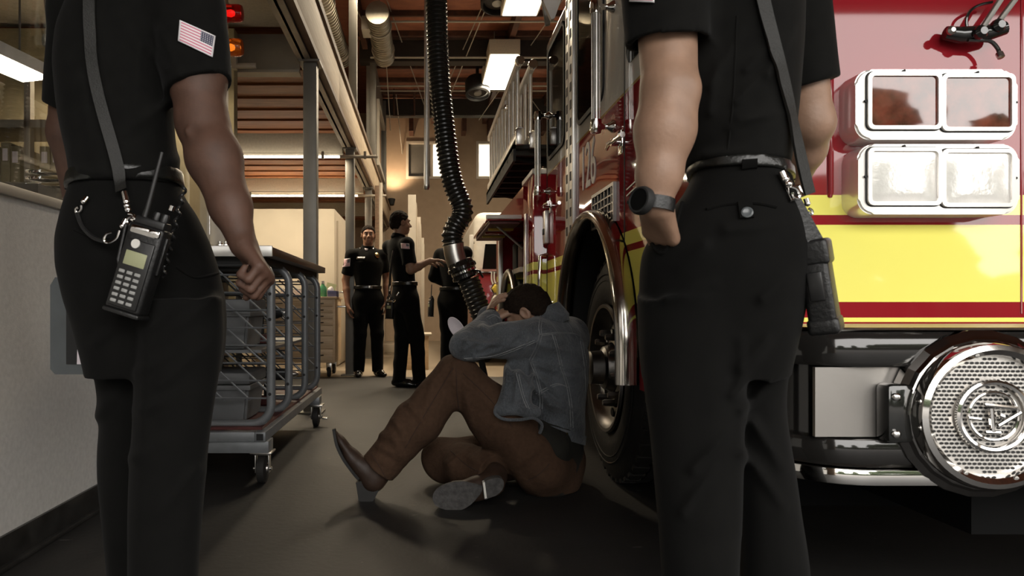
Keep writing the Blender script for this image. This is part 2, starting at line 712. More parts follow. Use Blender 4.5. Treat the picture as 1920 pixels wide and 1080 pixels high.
def smesh(name, f, lo, hi, h, mat, parent=None, **kw):
    """Polygonise f on a grid of pitch h (surface nets); returns (object, bvh)."""
    lo, hi = A3(lo), A3(hi)
    B = 8
    nb = np.maximum(1, np.ceil((hi - lo) / (h * B)).astype(int))
    n = nb * B + 1
    ci = np.stack(np.meshgrid(*[np.arange(k) for k in nb], indexing='ij'), -1).reshape(-1, 3)
    dc = f((lo + (ci + .5) * (B * h)).astype(np.float32))
    D = np.empty(n, dtype=np.float32)
    D.fill(1)
    near = np.abs(dc) < B * h * 1.25
    for c in ci[(dc < 0) & ~near]:
        D[c[0] * B:c[0] * B + B + 1, c[1] * B:c[1] * B + B + 1, c[2] * B:c[2] * B + B + 1] = -1
    act = ci[near]
    off = np.stack(np.meshgrid(*[np.arange(B + 1)] * 3, indexing='ij'), -1).reshape(-1, 3)
    for s in range(0, len(act), 400):
        blk = act[s:s + 400]
        gi = (blk[:, None, :] * B + off[None]).reshape(-1, 3)
        d = f((lo + gi * h).astype(np.float32))
        D[gi[:, 0], gi[:, 1], gi[:, 2]] = d
    D[0], D[-1] = np.maximum(D[0], 1e-4), np.maximum(D[-1], 1e-4)
    D[:, 0], D[:, -1] = np.maximum(D[:, 0], 1e-4), np.maximum(D[:, -1], 1e-4)
    D[:, :, 0], D[:, :, -1] = np.maximum(D[:, :, 0], 1e-4), np.maximum(D[:, :, -1], 1e-4)
    S = D < 0
    cnt = np.zeros(n - 1, dtype=np.int8)
    corners = [(i, j, k) for i in (0, 1) for j in (0, 1) for k in (0, 1)]
    for i, j, k in corners:
        cnt += S[i:n[0] - 1 + i, j:n[1] - 1 + j, k:n[2] - 1 + k]
    cells = np.argwhere((cnt > 0) & (cnt < 8))
    vals = np.stack([D[cells[:, 0] + i, cells[:, 1] + j, cells[:, 2] + k] for i, j, k in corners], 1)
    cor = np.array(corners, dtype=np.float32)
    acc = np.zeros((len(cells), 3), dtype=np.float32)
    num = np.zeros(len(cells), dtype=np.float32)
    for a in range(8):
        for b in range(a + 1, 8):
            if np.abs(cor[a] - cor[b]).sum() != 1:
                continue
            va, vb = vals[:, a], vals[:, b]
            m = (va < 0) != (vb < 0)
            t = np.where(m, va / np.where(m, va - vb, 1), 0)
            acc += (m[:, None]) * (cor[a] + t[:, None] * (cor[b] - cor[a]))
            num += m
    V = lo + (cells + acc / num[:, None]) * h
    idx = np.full(n - 1, -1, dtype=np.int32)
    idx[cells[:, 0], cells[:, 1], cells[:, 2]] = np.arange(len(cells))
    quads = []
    for ax in range(3):
        sl = [slice(1, n[i] - 1) for i in range(3)]
        sl[ax] = slice(0, n[ax] - 1)
        s2 = list(sl)
        s2[ax] = slice(1, n[ax])
        s0, s1 = S[tuple(sl)], S[tuple(s2)]
        e = np.argwhere(s0 != s1)
        if not len(e):
            continue
        inside0 = s0[e[:, 0], e[:, 1], e[:, 2]]
        g = e.copy()
        u, v = [i for i in range(3) if i != ax]
        g[:, u] += 1
        g[:, v] += 1
        q = []
        for du, dv in ((1, 1), (0, 1), (0, 0), (1, 0)):
            c = g.copy()
            c[:, u] -= du
            c[:, v] -= dv
            q.append(idx[c[:, 0], c[:, 1], c[:, 2]])
        q = np.stack(q, 1)
        flip = inside0 if ax != 1 else ~inside0
        q[~flip] = q[~flip][:, ::-1]
        quads.append(q)
    Q = np.concatenate(quads)
    Q = Q[(Q >= 0).all(1)]
    me = bpy.data.meshes.new(name)
    me.vertices.add(len(V))
    me.vertices.foreach_set('co', V.astype(np.float32).ravel())
    me.loops.add(len(Q) * 4)
    me.loops.foreach_set('vertex_index', Q.ravel().astype(np.int32))
    me.polygons.add(len(Q))
    me.polygons.foreach_set('loop_start', np.arange(0, len(Q) * 4, 4, dtype=np.int32))
    me.update(calc_edges=True)
    me.validate()
    bvh = BVHTree.FromPolygons([tuple(v) for v in V.tolist()], Q.tolist())
    return link(name, me, mat, parent, smooth=2, **kw), bvh


CAM = Vector((0, 0, H))


def cast(bvh, px, py):
    d = (P(px, py, 1) - CAM).normalized()
    loc, nor, i, dist = bvh.ray_cast(CAM, d)
    if loc is None:
        return None, None
    if nor.dot(d) > 0:
        nor = -nor
    return loc, nor


def surf_path(bvh, pts, n=8):
    out = []
    for q in catmull([(p[0], p[1], 0) for p in pts], n):
        l, nr = cast(bvh, q.x, q.y)
        if l is not None:
            out.append((l, nr))
    return out


def over_shoulder(bvh, x, ys, zs, yf, back=None):
    """Path up the chest and over the shoulder at x, found on the garment itself."""
    out = []
    for z in np.linspace(zs[0], zs[-1], 14):
        l, n, i, d = bvh.ray_cast(Vector((x, yf, z)), Vector((0, -1, 0)))
        if l is not None:
            out.append((l, n if n.y > 0 else -n))
    for y in np.linspace(ys[0], ys[-1], 16):
        l, n, i, d = bvh.ray_cast(Vector((x, y, 2.5)), Vector((0, 0, -1)))
        if l is not None:
            out.append((l, n if n.z > 0 else -n))
    if out and back is not None:
        for z in np.linspace(out[-1][0].z - .012, back.z + .01, 8):
            l, n, i, d = bvh.ray_cast(Vector((x, 0.6, z)), Vector((0, 1, 0)))
            if l is not None:
                out.append((l, n if n.y < 0 else -n))
    return out


def smooth_path(sp, it=3):
    L = [p for p, _ in sp]
    N = [n for _, n in sp]
    for _ in range(it):
        L = [L[0]] + [(L[i - 1] + L[i] * 2 + L[i + 1]) / 4 for i in range(1, len(L) - 1)] + [L[-1]]
        N = [N[0]] + [((N[i - 1] + N[i] * 2 + N[i + 1]) / 4).normalized() for i in range(1, len(N) - 1)] + [N[-1]]
    return list(zip(L, N))


def ribbon(name, sp, w, th, mat, parent, lift=.002, **kw):
    """A flat band w wide lying on a surface path."""
    bm = bmesh.new()
    rows = []
    for i, (p, n) in enumerate(sp):
        t = (sp[min(i + 1, len(sp) - 1)][0] - sp[max(i - 1, 0)][0]).normalized()
        s = n.cross(t).normalized() * w / 2
        b, u = p + n * (lift - .001), p + n * (lift + th)
        rows.append([bm.verts.new(v) for v in (b - s, b + s, u + s, u - s)])
    for a, b in zip(rows, rows[1:]):
        for k in range(4):
            bm.faces.new((a[k], a[(k + 1) % 4], b[(k + 1) % 4], b[k]))
    bm.faces.new(rows[0])
    bm.faces.new(rows[-1])
    return ob(name, bm, mat, parent, **kw)


def seam(bvh, pts, r, mat, parent, name='seam', n=8):
    sp = surf_path(bvh, pts, n)
    if len(sp) < 3:
        return None
    sp = smooth_path(sp, 1)
    return ob(name, tube([p + q * r * .3 for p, q in sp], r, 6), mat, parent)


def patch(bvh, corners, name, mat, parent, off=.003, nu=12, nv=8, **kw):
    """A cloth badge: corners tl, tr, br, bl lying on the garment."""
    tl, tr, br, bl = [Vector((c[0], c[1], 0)) for c in corners]
    bm = bmesh.new()
    uvl = bm.loops.layers.uv.new('UV')
    g = []
    for j in range(nv + 1):
        row = []
        for i in range(nu + 1):
            u, v = i / nu, j / nv
            q = tl.lerp(tr, u).lerp(bl.lerp(br, u), v)
            l, n = cast(bvh, q.x, q.y)
            row.append(None if l is None else (bm.verts.new(l + n * off), u, 1 - v))
        g.append(row)
    for j in range(nv):
        for i in range(nu):
            q = [g[j][i], g[j][i + 1], g[j + 1][i + 1], g[j + 1][i]]
            if any(x is None for x in q):
                continue
            f = bm.faces.new([x[0] for x in q])
            for lp, x in zip(f.loops, q):
                lp[uvl].uv = (x[1], x[2])
    o = ob(name, bm, mat, parent, **kw)
    md = o.modifiers.new('thick', 'SOLIDIFY')
    md.thickness = .002
    return o
# ---------------------------------------------------------------- bodies: heads, hands
def basis(f, u):
    f = Vector(f).normalized()
    u = Vector(u)
    u = (u - f * u.dot(f)).normalized()
    s = f.cross(u).normalized()          # the person's right
    return s, f, u


def head_sdf(c, f, u, sc=1.):
    s, f, u = basis(f, u)
    R = np.array([list(s), list(f), list(u)]).T
    c = Vector(c)

    def L(a, b, d):
        return c + (s * a + f * b + u * d) * sc
    q = sc
    g = [el(L(0, -.012, .012), (.075 * q, .094 * q, .088 * q), R),
         (el(L(0, .028, -.045), (.058 * q, .066 * q, .07 * q), R), .03 * q),
         (el(L(0, .062, -.098), (.03 * q, .026 * q, .022 * q), R), .03 * q),
         (rc(L(-.034, .076, .018), L(.034, .076, .018), .013 * q, .013 * q), .015 * q),
         (el(L(-.043, .055, -.04), (.02 * q, .025 * q, .022 * q), R), .02 * q),
         (el(L(.043, .055, -.04), (.02 * q, .025 * q, .022 * q), R), .02 * q)]
    h = U(g)
    eyes = U([el(L(-.031, .098, -.006), (.017 * q, .014 * q, .011 * q), R), el(L(.031, .098, -.006), (.017 * q, .014 * q, .011 * q), R)], .001)
    h = minus(h, eyes, .012 * q)
    more = [h,
            (rc(L(0, .09, .0), L(0, .112, -.036), .007 * q, .013 * q), .012 * q),
            (rc(L(-.012, .098, -.042), L(.012, .098, -.042), .009 * q, .009 * q), .006 * q),
            (rc(L(-.018, .088, -.066), L(.018, .088, -.066), .007 * q, .007 * q), .006 * q),
            (rc(L(-.014, .087, -.077), L(.014, .087, -.077), .008 * q, .008 * q), .006 * q)]
    for k in (-1, 1):
        ear = minus(el(L(k * .079, -.006, -.012), (.011 * q, .023 * q, .033 * q), R), el(L(k * .09, -.002, -.01), (.009 * q, .013 * q, .021 * q), R), .004 * q)
        more.append((ear, .005 * q))
    return U(more), L, R


def hair_sdf(L, R, sc=1., top=.0):
    q = sc
    g = U([el(L(0, -.016, .016 + top), (.083 * q, .102 * q, .094 * q), R), (el(L(0, -.05, -.03), (.068 * q, .06 * q, .07 * q), R), .03)])
    n1 = L(0, .75, -.66) - L(0, 0, 0)
    n2 = L(0, -.3, -1) - L(0, 0, 0)
    return wrinkle(cut(g, (L(0, .052, .045), n1), (L(0, -.05, -.075), n2)), .006, 130, 3)


def add_face(L, R, parent, sc, full=True):
    """eyes and brows as parts of the person"""
    for k in (-1, 1):
        bm = bmesh.new()
        bmesh.ops.create_uvsphere(bm, u_segments=12, v_segments=8, radius=.0115 * sc)
        bmesh.ops.translate(bm, vec=L(k * .031, .075, -.006), verts=bm.verts[:])
        e = ob('eye', bm, 'eye_white', parent)
        bm = bmesh.new()
        bmesh.ops.create_uvsphere(bm, u_segments=10, v_segments=6, radius=.0068 * sc)
        bmesh.ops.translate(bm, vec=L(k * .031, .081, -.006), verts=bm.verts[:])
        ob('iris', bm, 'eye', e)
        ob('eyebrow', tube([L(k * .014, .093, .014), L(k * .03, .091, .02), L(k * .046, .08, .015)], [.003 * sc, .005 * sc, .003 * sc], 6), 'hair', parent)


def hand_sdf(w, d, n, th, curl=(.5, .5, .5, .5), sc=1., thumb=.5, spread=.0):
    """w wrist, d along the palm, n out of the palm side, th towards the thumb; curl in radians per joint"""
    w, d = Vector(w), Vector(d).normalized()
    n = Vector(n)
    n = (n - d * n.dot(d)).normalized()
    th = Vector(th)
    th = (th - d * th.dot(d) - n * th.dot(n)).normalized()
    q = sc
    fs = []
    kn = [w + (d * a + th * b) * q for a, b in ((.088, .03), (.092, .010), (.087, -.010), (.078, -.028))]
    fs.append(rc(w, w + d * .02 * q, .025 * q, .022 * q))
    for i, k in enumerate(kn):
        fs.append((rc(w + (d * .015 + th * (.018 - .012 * i)) * q, k, .016 * q, .0125 * q), .014 * q))
    fs.append((rc(w + (d * .02 + th * .02 + n * .006) * q, w + (d * .055 + th * .03 + n * .01) * q, .018 * q, .014 * q), .012 * q))
    lens = ((.044, .026, .021), (.048, .03, .022), (.045, .028, .021), (.035, .021, .018))
    for i, k in enumerate(kn):
        p, a = k, 0
        base = (d + th * spread * (1.5 - i)).normalized()
        for j, l in enumerate(lens[i]):
            a += curl[i] * (.85 if j == 0 else 1.)
            dr = base * math.cos(a) + n * math.sin(a)
            e = p + dr * l * q
            fs.append((rc(p, e, (.0098 - .0008 * j) * q, (.009 - .0009 * j) * q), .004 * q))
            p = e
    t0 = w + (d * .03 + th * .028 + n * .01) * q
    d1 = (d * .75 + th * .6 + n * .35).normalized()
    t1 = t0 + d1 * .04 * q
    d2 = (d * (1 - .3 * thumb) + th * (.35 - .7 * thumb) + n * (.3 + .6 * thumb)).normalized()
    t2 = t1 + d2 * .032 * q
    d3 = (d * (1 - .5 * thumb) + th * (.2 - 1.2 * thumb) + n * (.2 + .6 * thumb)).normalized()
    t3 = t2 + d3 * .025 * q
    fs += [(rc(t0, t1, .016 * q, .0125 * q), .01 * q), (rc(t1, t2, .0118 * q, .0105 * q), .004 * q), (rc(t2, t3, .0108 * q, .0085 * q), .004 * q)]
    return U(fs)


def rows_px(rows, Y, b, dy=0.):
    """rows: (py, pxl, pxr[, b[, dy]]) measured at distance Y -> loft rows"""
    out = []
    for r in rows:
        z = H + (VY - r[0]) * Y / F
        out.append((z, (r[1] - VX) * Y / F, (r[2] - VX) * Y / F, Y + (r[4] if len(r) > 4 else dy), r[3] if len(r) > 3 else b))
    return out


def shoe(an, toe, parent, mat='shoe', name='shoe'):
    """A laced shoe standing on the floor below ankle an, pointing at toe."""
    an, toe = Vector(an), Vector(toe)
    d = Vector((toe.x - an.x, toe.y - an.y, 0)).normalized()
    s = d.cross(Vector((0, 0, 1)))
    heel = Vector((an.x, an.y, .045)) - d * .045
    f = U([rc(heel, Vector((an.x, an.y, .05)), .036, .042), (rc(Vector((an.x, an.y, .05)), Vector((an.x, an.y, .05)) + d * .1, .042, .036), .03),
           (ec(Vector((an.x, an.y, .03)) + d * .08, Vector((an.x, an.y, .028)) + d * .175, .046, .036, s, .7), .03),
           (rc(Vector((an.x, an.y, .05)), Vector((an.x, an.y, .12)), .043, .043), .02)], .02)
    f = cut(f, (Vector((0, 0, .0)), (0, 0, -1)), (Vector((0, 0, .12)), (0, 0, 1)))
    lo = [min(heel.x, an.x + d.x * .22) - .08, min(heel.y, an.y + d.y * .22) - .08, -.01]
    hi = [max(heel.x, an.x + d.x * .22) + .08, max(heel.y, an.y + d.y * .22) + .08, .14]
    return smesh(name, f, lo, hi, .006, mat, parent)[0]


# ---------------------------------------------------------------- generic standing person (background)
def standing(label, base, yaw, ht, skin, arms, hyaw=None, lean=(0, 0), long_sleeve=False, feet=None, hpitch=0., name='person', top=0, group=None, h=.008):
    """arms: {'l': (elbow, wrist, hand dir, palm normal, thumb, curl)} in world coordinates; yaw 0 faces +Y."""
    k = ht / 1.8
    bx, by = base
    f = Vector((math.sin(yaw), math.cos(yaw), 0))
    r = Vector((math.cos(yaw), -math.sin(yaw), 0))
    lv = Vector((lean[0], lean[1], 0))
    o = Vector((bx, by, 0))
    root = E(name, label, 'person', (bx, by, 0), group=group)
    pel = o + Vector((0, 0, .95 * k)) + lv * .5
    wai = o + Vector((0, 0, 1.08 * k)) + lv * .62 + f * .01
    che = o + Vector((0, 0, 1.33 * k)) + lv * .85 + f * .0
    nek = o + Vector((0, 0, 1.50 * k)) + lv - f * .02
    hd = o + Vector((0, 0, 1.675 * k)) + lv * 1.1 + f * .02
    sh = {'r': nek + r * .185 * k - Vector((0, 0, .07 * k)), 'l': nek - r * .185 * k - Vector((0, 0, .07 * k))}
    hy = yaw if hyaw is None else hyaw
    hf = Vector((math.sin(hy) * math.cos(hpitch), math.cos(hy) * math.cos(hpitch), math.sin(hpitch)))
    hs, L, R = head_sdf(hd, hf, (0, 0, 1), k)
    fe = feet or {'l': (o - r * .11 + f * .03, f - r * .2), 'r': (o + r * .11, f + r * .25)}
    hip = {'l': pel - r * .09 * k, 'r': pel + r * .09 * k}
    torso = U([ec(wai, che, .15 * k, .18 * k, r, .66), (ec(che, nek - Vector((0, 0, .06)), .175 * k, .11 * k, r, .6), .05), (rc(sh['l'], sh['r'], .07 * k, .07 * k), .04)], .05)
    legs = [ec(pel + Vector((0, 0, .1 * k)), pel - Vector((0, 0, .05)), .155 * k, .17 * k, r, .72)]
    ank = {}
    for s in 'lr':
        ft, fd = fe[s]
        an = Vector((ft.x, ft.y, .09))
        ank[s] = (an, fd)
        kn = (hip[s] + an) / 2 + f * .03
        kn.z = .5 * k
        legs += [(rc(hip[s] - Vector((0, 0, .05)), kn, .098 * k, .077 * k), .04), (rc(kn, an - Vector((0, 0, .02)), .077 * k, .066 * k), .02)]
    trou = wrinkle(cut(U(legs), (wai + Vector((0, 0, -.02)), (0, 0, 1)), (Vector((0, 0, .05)), (0, 0, -1))), .006, 26, 5, .5)
    arm, slv = [], []
    for s in 'lr':
        e, w, hdv, pn, th, cu = arms[s]
        e, w = Vector(e), Vector(w)
        S = sh[s]
        arm += [(rc(S, e, .055 * k, .043 * k), .02), (rc(e, e.lerp(w, .4), .043 * k, .042 * k), .015), (rc(e.lerp(w, .4), w, .042 * k, .028 * k), .015), (hand_sdf(w, hdv, pn, th, cu, k), .01)]
        if long_sleeve:
            slv += [(rc(S, e, .07 * k, .058 * k), .03), (rc(e, w, .058 * k, .045 * k), .02)]
        else:
            m = S.lerp(e, .78)
            slv.append((cut(rc(S, S.lerp(e, .95), .073 * k, .07 * k), (m, e - S)), .03))
    shirt = wrinkle(cut(U([torso] + slv), (wai - Vector((0, 0, .015)), (0, 0, -1)), (nek + Vector((0, 0, .035)), (0, 0, 1))), .007, 24, 8)
    body = U([hs, (rc(nek - Vector((0, 0, .05)), hd - Vector((0, 0, .05)) - hf * .015, .06 * k, .056 * k), .03), (infl(torso, -.02), .02), (infl(trou, -.018), .02)] + arm)
    lo = Vector((bx - .75, by - .75, -.02))
    hi = Vector((bx + .75, by + .75, ht + .15))
    smesh('body', body, lo, hi, h * .8, skin, root)
    so, sb = smesh('shirt', shirt, lo, hi, h, 'black_cloth', root)
    to, tb = smesh('trousers', trou, lo, hi, h, 'black_cloth2', root)
    smesh('hair', hair_sdf(L, R, k, top), hd - Vector((.16, .16, .16)), hd + Vector((.16, .16, .17)), .005, 'hair', root)
    add_face(L, R, root, k)
    bl = cut(infl(ec(pel + Vector((0, 0, .1 * k)), pel - Vector((0, 0, .05)), .155 * k, .17 * k, r, .72), .01), (wai - Vector((0, 0, .012)), (0, 0, 1)), (wai - Vector((0, 0, .052)), (0, 0, -1)))
    bo, _ = smesh('belt', bl, lo, hi, .007, 'belt', root)
    c = wai - Vector((0, 0, .032)) + f * .125 * k
    ob('belt_buckle', box(-.022, .022, -.006, .006, -.018, .018, .003, mx=Matrix.Translation(c) @ Matrix.Rotation(-yaw, 4, 'Z')), 'satin', bo)
    col = U([rc(nek - r * .05, nek + r * .05, .045 * k, .045 * k)])
    ob('collar', lathe([(.066 * k, -.015), (.078 * k, .0), (.07 * k, .04), (.062 * k, .04), (.062 * k, -.015)], nek + Vector((0, 0, .01)), Vector((0, 0, 1)) + f * .25, 20), 'black_cloth', root)
    for s in 'lr':
        an, fd = ank[s]
        shoe(an, an + fd, root)
    return root, so, sb, tb, dict(f=f, r=r, wai=wai, che=che, nek=nek, sh=sh, pel=pel)


# ---------------------------------------------------------------- two-way radio (local axes: x width, y out of the front, z up)
def radio_parts(root, keys=True, strap=True):
    ob('leather_case', box(-.04, .04, -.024, .02, -.1, .085, .008, seg=3), 'leather', root)
    ob('base_flap', box(-.042, .042, -.027, .022, -.108, -.098, .004), 'leather', root)
    fp = ob('front_panel', box(-.033, .033, .018, .0235, -.092, .05, .003), 'plastic', root)
    if keys:
        for rr in range(6):
            for c in range(3):
                ob('key', box(-.022 + c * .018, -.009 + c * .018, .022, .0262, -.085 + rr * .0125, -.078 + rr * .0125, .0015), 'key', fp)
    ob('screen', box(-.024, .024, .0225, .0248, -.004, .026, .001), 'screen', root, label='pale green display')
    ob('emblem', cyl((0.008, .022, .042), (0.008, .0262, .042), .0095, 20), 'white', root, label='round white badge')
    ob('top_plate', box(-.03, .032, .006, .022, .062, .08, .004, box(-.036, -.01, .01, .024, .064, .079, .003)), 'chrome', root)
    ob('radio_body', box(-.034, .034, -.02, .012, .08, .1, .004), 'plastic', root)
    for x in (-.022, -.004):
        ob('knob', lathe([(0, 0), (.0085, 0), (.0085, .014), (.007, .018), (0, .018)], (x, -.004, .099), (0, 0, 1), 14), 'plastic', root)
    ob('antenna', tube([(.024, -.006, .095), (.024, -.006, .12), (.03, -.008, .24)], [.007, .0058, .0045], 10), 'plastic', root)
    ob('side_loop', tube([(.036, 0, .07), (.056, 0, .075), (.05, 0, .0), (.04, 0, -.02)], .004, 8), 'leather', root)
    ob('side_strap', box(-.047, -.04, -.006, .006, -.01, .07, .002), 'leather', root)


def clip_parts(pts, root, r=.006):
    """A swivel clip: barrel, ball links and a hook along pts."""
    pts = [Vector(p) for p in pts]
    n = len(pts)
    ob('barrel', tube([pts[0], pts[0].lerp(pts[1], .9)], r, 10), 'chrome', root)
    for a in pts[1:-2]:
        bm = bmesh.new()
        bmesh.ops.create_uvsphere(bm, u_segments=12, v_segments=8, radius=r * 1.1)
        bmesh.ops.translate(bm, vec=a, verts=bm.verts[:])
        ob('ball_link', bm, 'chrome', root)
    a, b = pts[-2], pts[-1]
    d = (b - a)
    s = d.cross(Vector((0, 1, 0))).normalized() * d.length * .28
    ob('hook', tube(catmull([a - d * .1, a + s + d * .3, a + s * .9 + d * .8, b, a - s * .9 + d * .7, a - s * .6 + d * .35], 5), r * .5, 8), 'chrome', root)


# ================================================================ FOREMOST FIREFIGHTERS
def fireman_left():
    Y = 1.68
    px = lambda x, y, yy=Y: P(x, y, yy)
    root = E('person', 'firefighter seen from behind, flag on his sleeve, fist clenched beside the grey cart', 'person', (px(270, 0).x, Y, 0))
    tor = loft(rows_px([(-100, 200, 325, .075), (-62, 178, 346, .1), (-25, 152, 362, .12), (20, 130, 355), (70, 112, 342), (130, 106, 330), (200, 112, 326), (260, 120, 330), (310, 132, 338), (335, 136, 343), (352, 140, 338)], Y, .135), az=-.36)
    SR, ER, WR = px(352, 18, 1.64), px(380, 232, 1.60), px(456, 458, 1.50)
    SL, EL_, WL = px(152, 25, 1.76), px(130, 250, 1.80), px(158, 440, 1.86)
    tor = U([tor, (rc(px(262, -78, 1.68), SL, .075, .07), .05), (rc(px(262, -78, 1.68), SR, .075, .075), .05)])
    dR = (ER - SR).normalized()
    sl_end = SR + dR * ((px(352, 172, 1.62) - SR).length)
    sleeve = cut(rc(SR, SR.lerp(ER, .9), .085, .073), (sl_end, dR + Vector((.12, 0, .22))))
    cav = rc(SR.lerp(ER, .55), SR.lerp(ER, 1.3), .055, .068)
    sleeve = minus(sleeve, cut(cav, (SR.lerp(ER, .58), SR - ER)))
    dL = (EL_ - SL).normalized()
    sleeveL = cut(rc(SL, SL.lerp(EL_, .95), .078, .066), (px(125, 208, 1.78), dL + Vector((-.2, 0, .1))))
    shirt = wrinkle(cut(U([tor, (sleeve, .025), (sleeveL, .025)]), (px(0, 352), (0, 0, -1))), .005, 22, 11)
    shirt = folds(shirt, [(150, 318, 250, 330), (330, 300, 240, 325), (190, 100, 215, 220), (262, 90, 255, 210), (310, 130, 250, 60), (150, 150, 165, 260), (320, 190, 230, 250), (400, 130, 320, 150), (300, 60, 340, 150)], .008, 10)
    hips = loft(rows_px([(336, 140, 338, .12), (365, 128, 345, .13), (400, 118, 372, .14), (450, 108, 396, .15), (500, 110, 412, .15), (560, 124, 424, .145), (600, 138, 427, .14), (660, 155, 424, .125), (700, 165, 416, .11)], Y, .14), az=-.36)
    legL = loft(rows_px([(560, 128, 290), (620, 148, 288), (680, 163, 288), (740, 171, 288), (800, 177, 286), (850, 173, 284), (900, 174, 282), (960, 179, 280), (1020, 184, 277), (1080, 188, 275), (1200, 190, 272)], 1.70, .1, .03), az=-.38)
    legR = loft(rows_px([(560, 262, 424), (620, 262, 427), (680, 262, 420), (740, 262, 410), (800, 260, 402), (850, 256, 397), (900, 254, 393), (960, 252, 388), (1080, 252, 380), (1200, 250, 376)], 1.64, .098, -.03), az=-.33)
    trou = wrinkle(U([hips, (legL, .02), (legR, .02)]), .006, 20, 4, .4)
    trou = folds(trou, [(255, 700, 330, 660), (300, 720, 400, 640), (262, 770, 330, 740), (270, 620, 350, 560), (180, 640, 240, 590), (340, 470, 380, 520), (250, 860, 300, 830), (370, 880, 300, 960), (275, 640, 262, 1000, .8), (400, 560, 300, 640), (180, 780, 230, 720)], .009, 12)
    hc = px(260, -200, 1.66)
    hf = Vector((.55, .83, -.12))
    hs, L, R = head_sdf(hc, hf, (0, 0, 1), 1.02)
    handR = hand_sdf(WR, (px(506, 524, 1.47) - WR), Vector((-.75, -.1, -.5)), Vector((-.1, .9, .1)), (1.45, 1.5, 1.5, 1.5), 1.0, .9)
    handL = hand_sdf(WL, (px(150, 545, 1.88) - WL), Vector((.3, .9, 0)), Vector((-.9, .2, 0)), (.5, .5, .5, .5), 1.0, .5)
    vein = [(rc(px(352, 245, 1.535), px(405, 330, 1.515), .006, .003), .012), (rc(px(395, 330, 1.51), px(425, 420, 1.5), .004, .003), .01)]
    body = U([hs, (rc(px(262, -70, 1.68), hc - Vector((0, 0, .06)), .066, .06), .03), (infl(tor, -.02), .02), (infl(trou, -.02), .02),
              (rc(SR, SR.lerp(ER, .55), .07, .066), .03), (rc(SR.lerp(ER, .5), ER, .066, .054), .03), (rc(ER, ER.lerp(WR, .3), .053, .057), .03), (rc(ER.lerp(WR, .3), ER.lerp(WR, .7), .056, .044), .03), (rc(ER.lerp(WR, .7), WR, .043, .028), .02),
              (rc(SL, EL_, .066, .05), .03), (rc(EL_, WL, .05, .03), .02), (handR, .012), (handL, .012)] + vein)
    lo, hi = Vector((-1.0, 1.3, 0)), Vector((-.33, 2.1, 2.05))
    smesh('body', body, lo, hi, .0045, 'skin_dark', root)
    smesh('hair', hair_sdf(L, R, 1.02), hc - Vector((.16,) * 3), hc + Vector((.16,) * 3), .006, 'hair', root)
    add_face(L, R, root, 1.02)
    so, sb = smesh('shirt', shirt, lo, hi, .006, 'black_cloth', root)
    to, tb = smesh('trousers', trou, Vector((-1., 1.35, 0)), Vector((-.3, 2., 1.2)), .006, 'black_cloth2', root)
    bl = cut(infl(loft(rows_px([(320, 136, 340, .128), (365, 128, 345, .135), (400, 120, 366, .14)], Y, .13), az=-.36), .006), (px(0, 341), (-.06, 0, 1)), (px(0, 368), (.06, 0, -1)))
    be, bb = smesh('belt', bl, Vector((-1., 1.4, .9)), Vector((-.3, 2., 1.25)), .006, 'belt', root)
    for x in (172, 278):
        ribbon('belt_loop', surf_path(bb, [(x, 339), (x, 355), (x, 368)], 3), .022, .004, 'black_cloth2', to)
    seam(tb, [(140, 430), (175, 445), (205, 446)], .003, 'black_cloth2', root, 'pocket_welt')
    seam(tb, [(330, 500), (365, 520), (408, 512)], .003, 'black_cloth2', root, 'pocket_welt')
    patch(sb, ((338, 39), (402, 69), (397, 109), (335, 78)), 'flag_patch', 'flag', root, label='flag patch with pink stripes')
    ob('collar', lathe([(.075, -.02), (.09, .0), (.08, .05), (.07, .05), (.07, -.02)], px(262, -102, 1.675), (.1, .15, 1), 20), 'black_cloth', root)
    for s, x, yy, d in ((1, 232, 1.73, (.2, .9)), (-1, 312, 1.63, (.5, .8))):
        b = px(x, 900, yy)
        shoe((b.x, b.y, .09), (b.x + d[0], b.y + d[1], .05), root)
    return root, sb, tb, bb


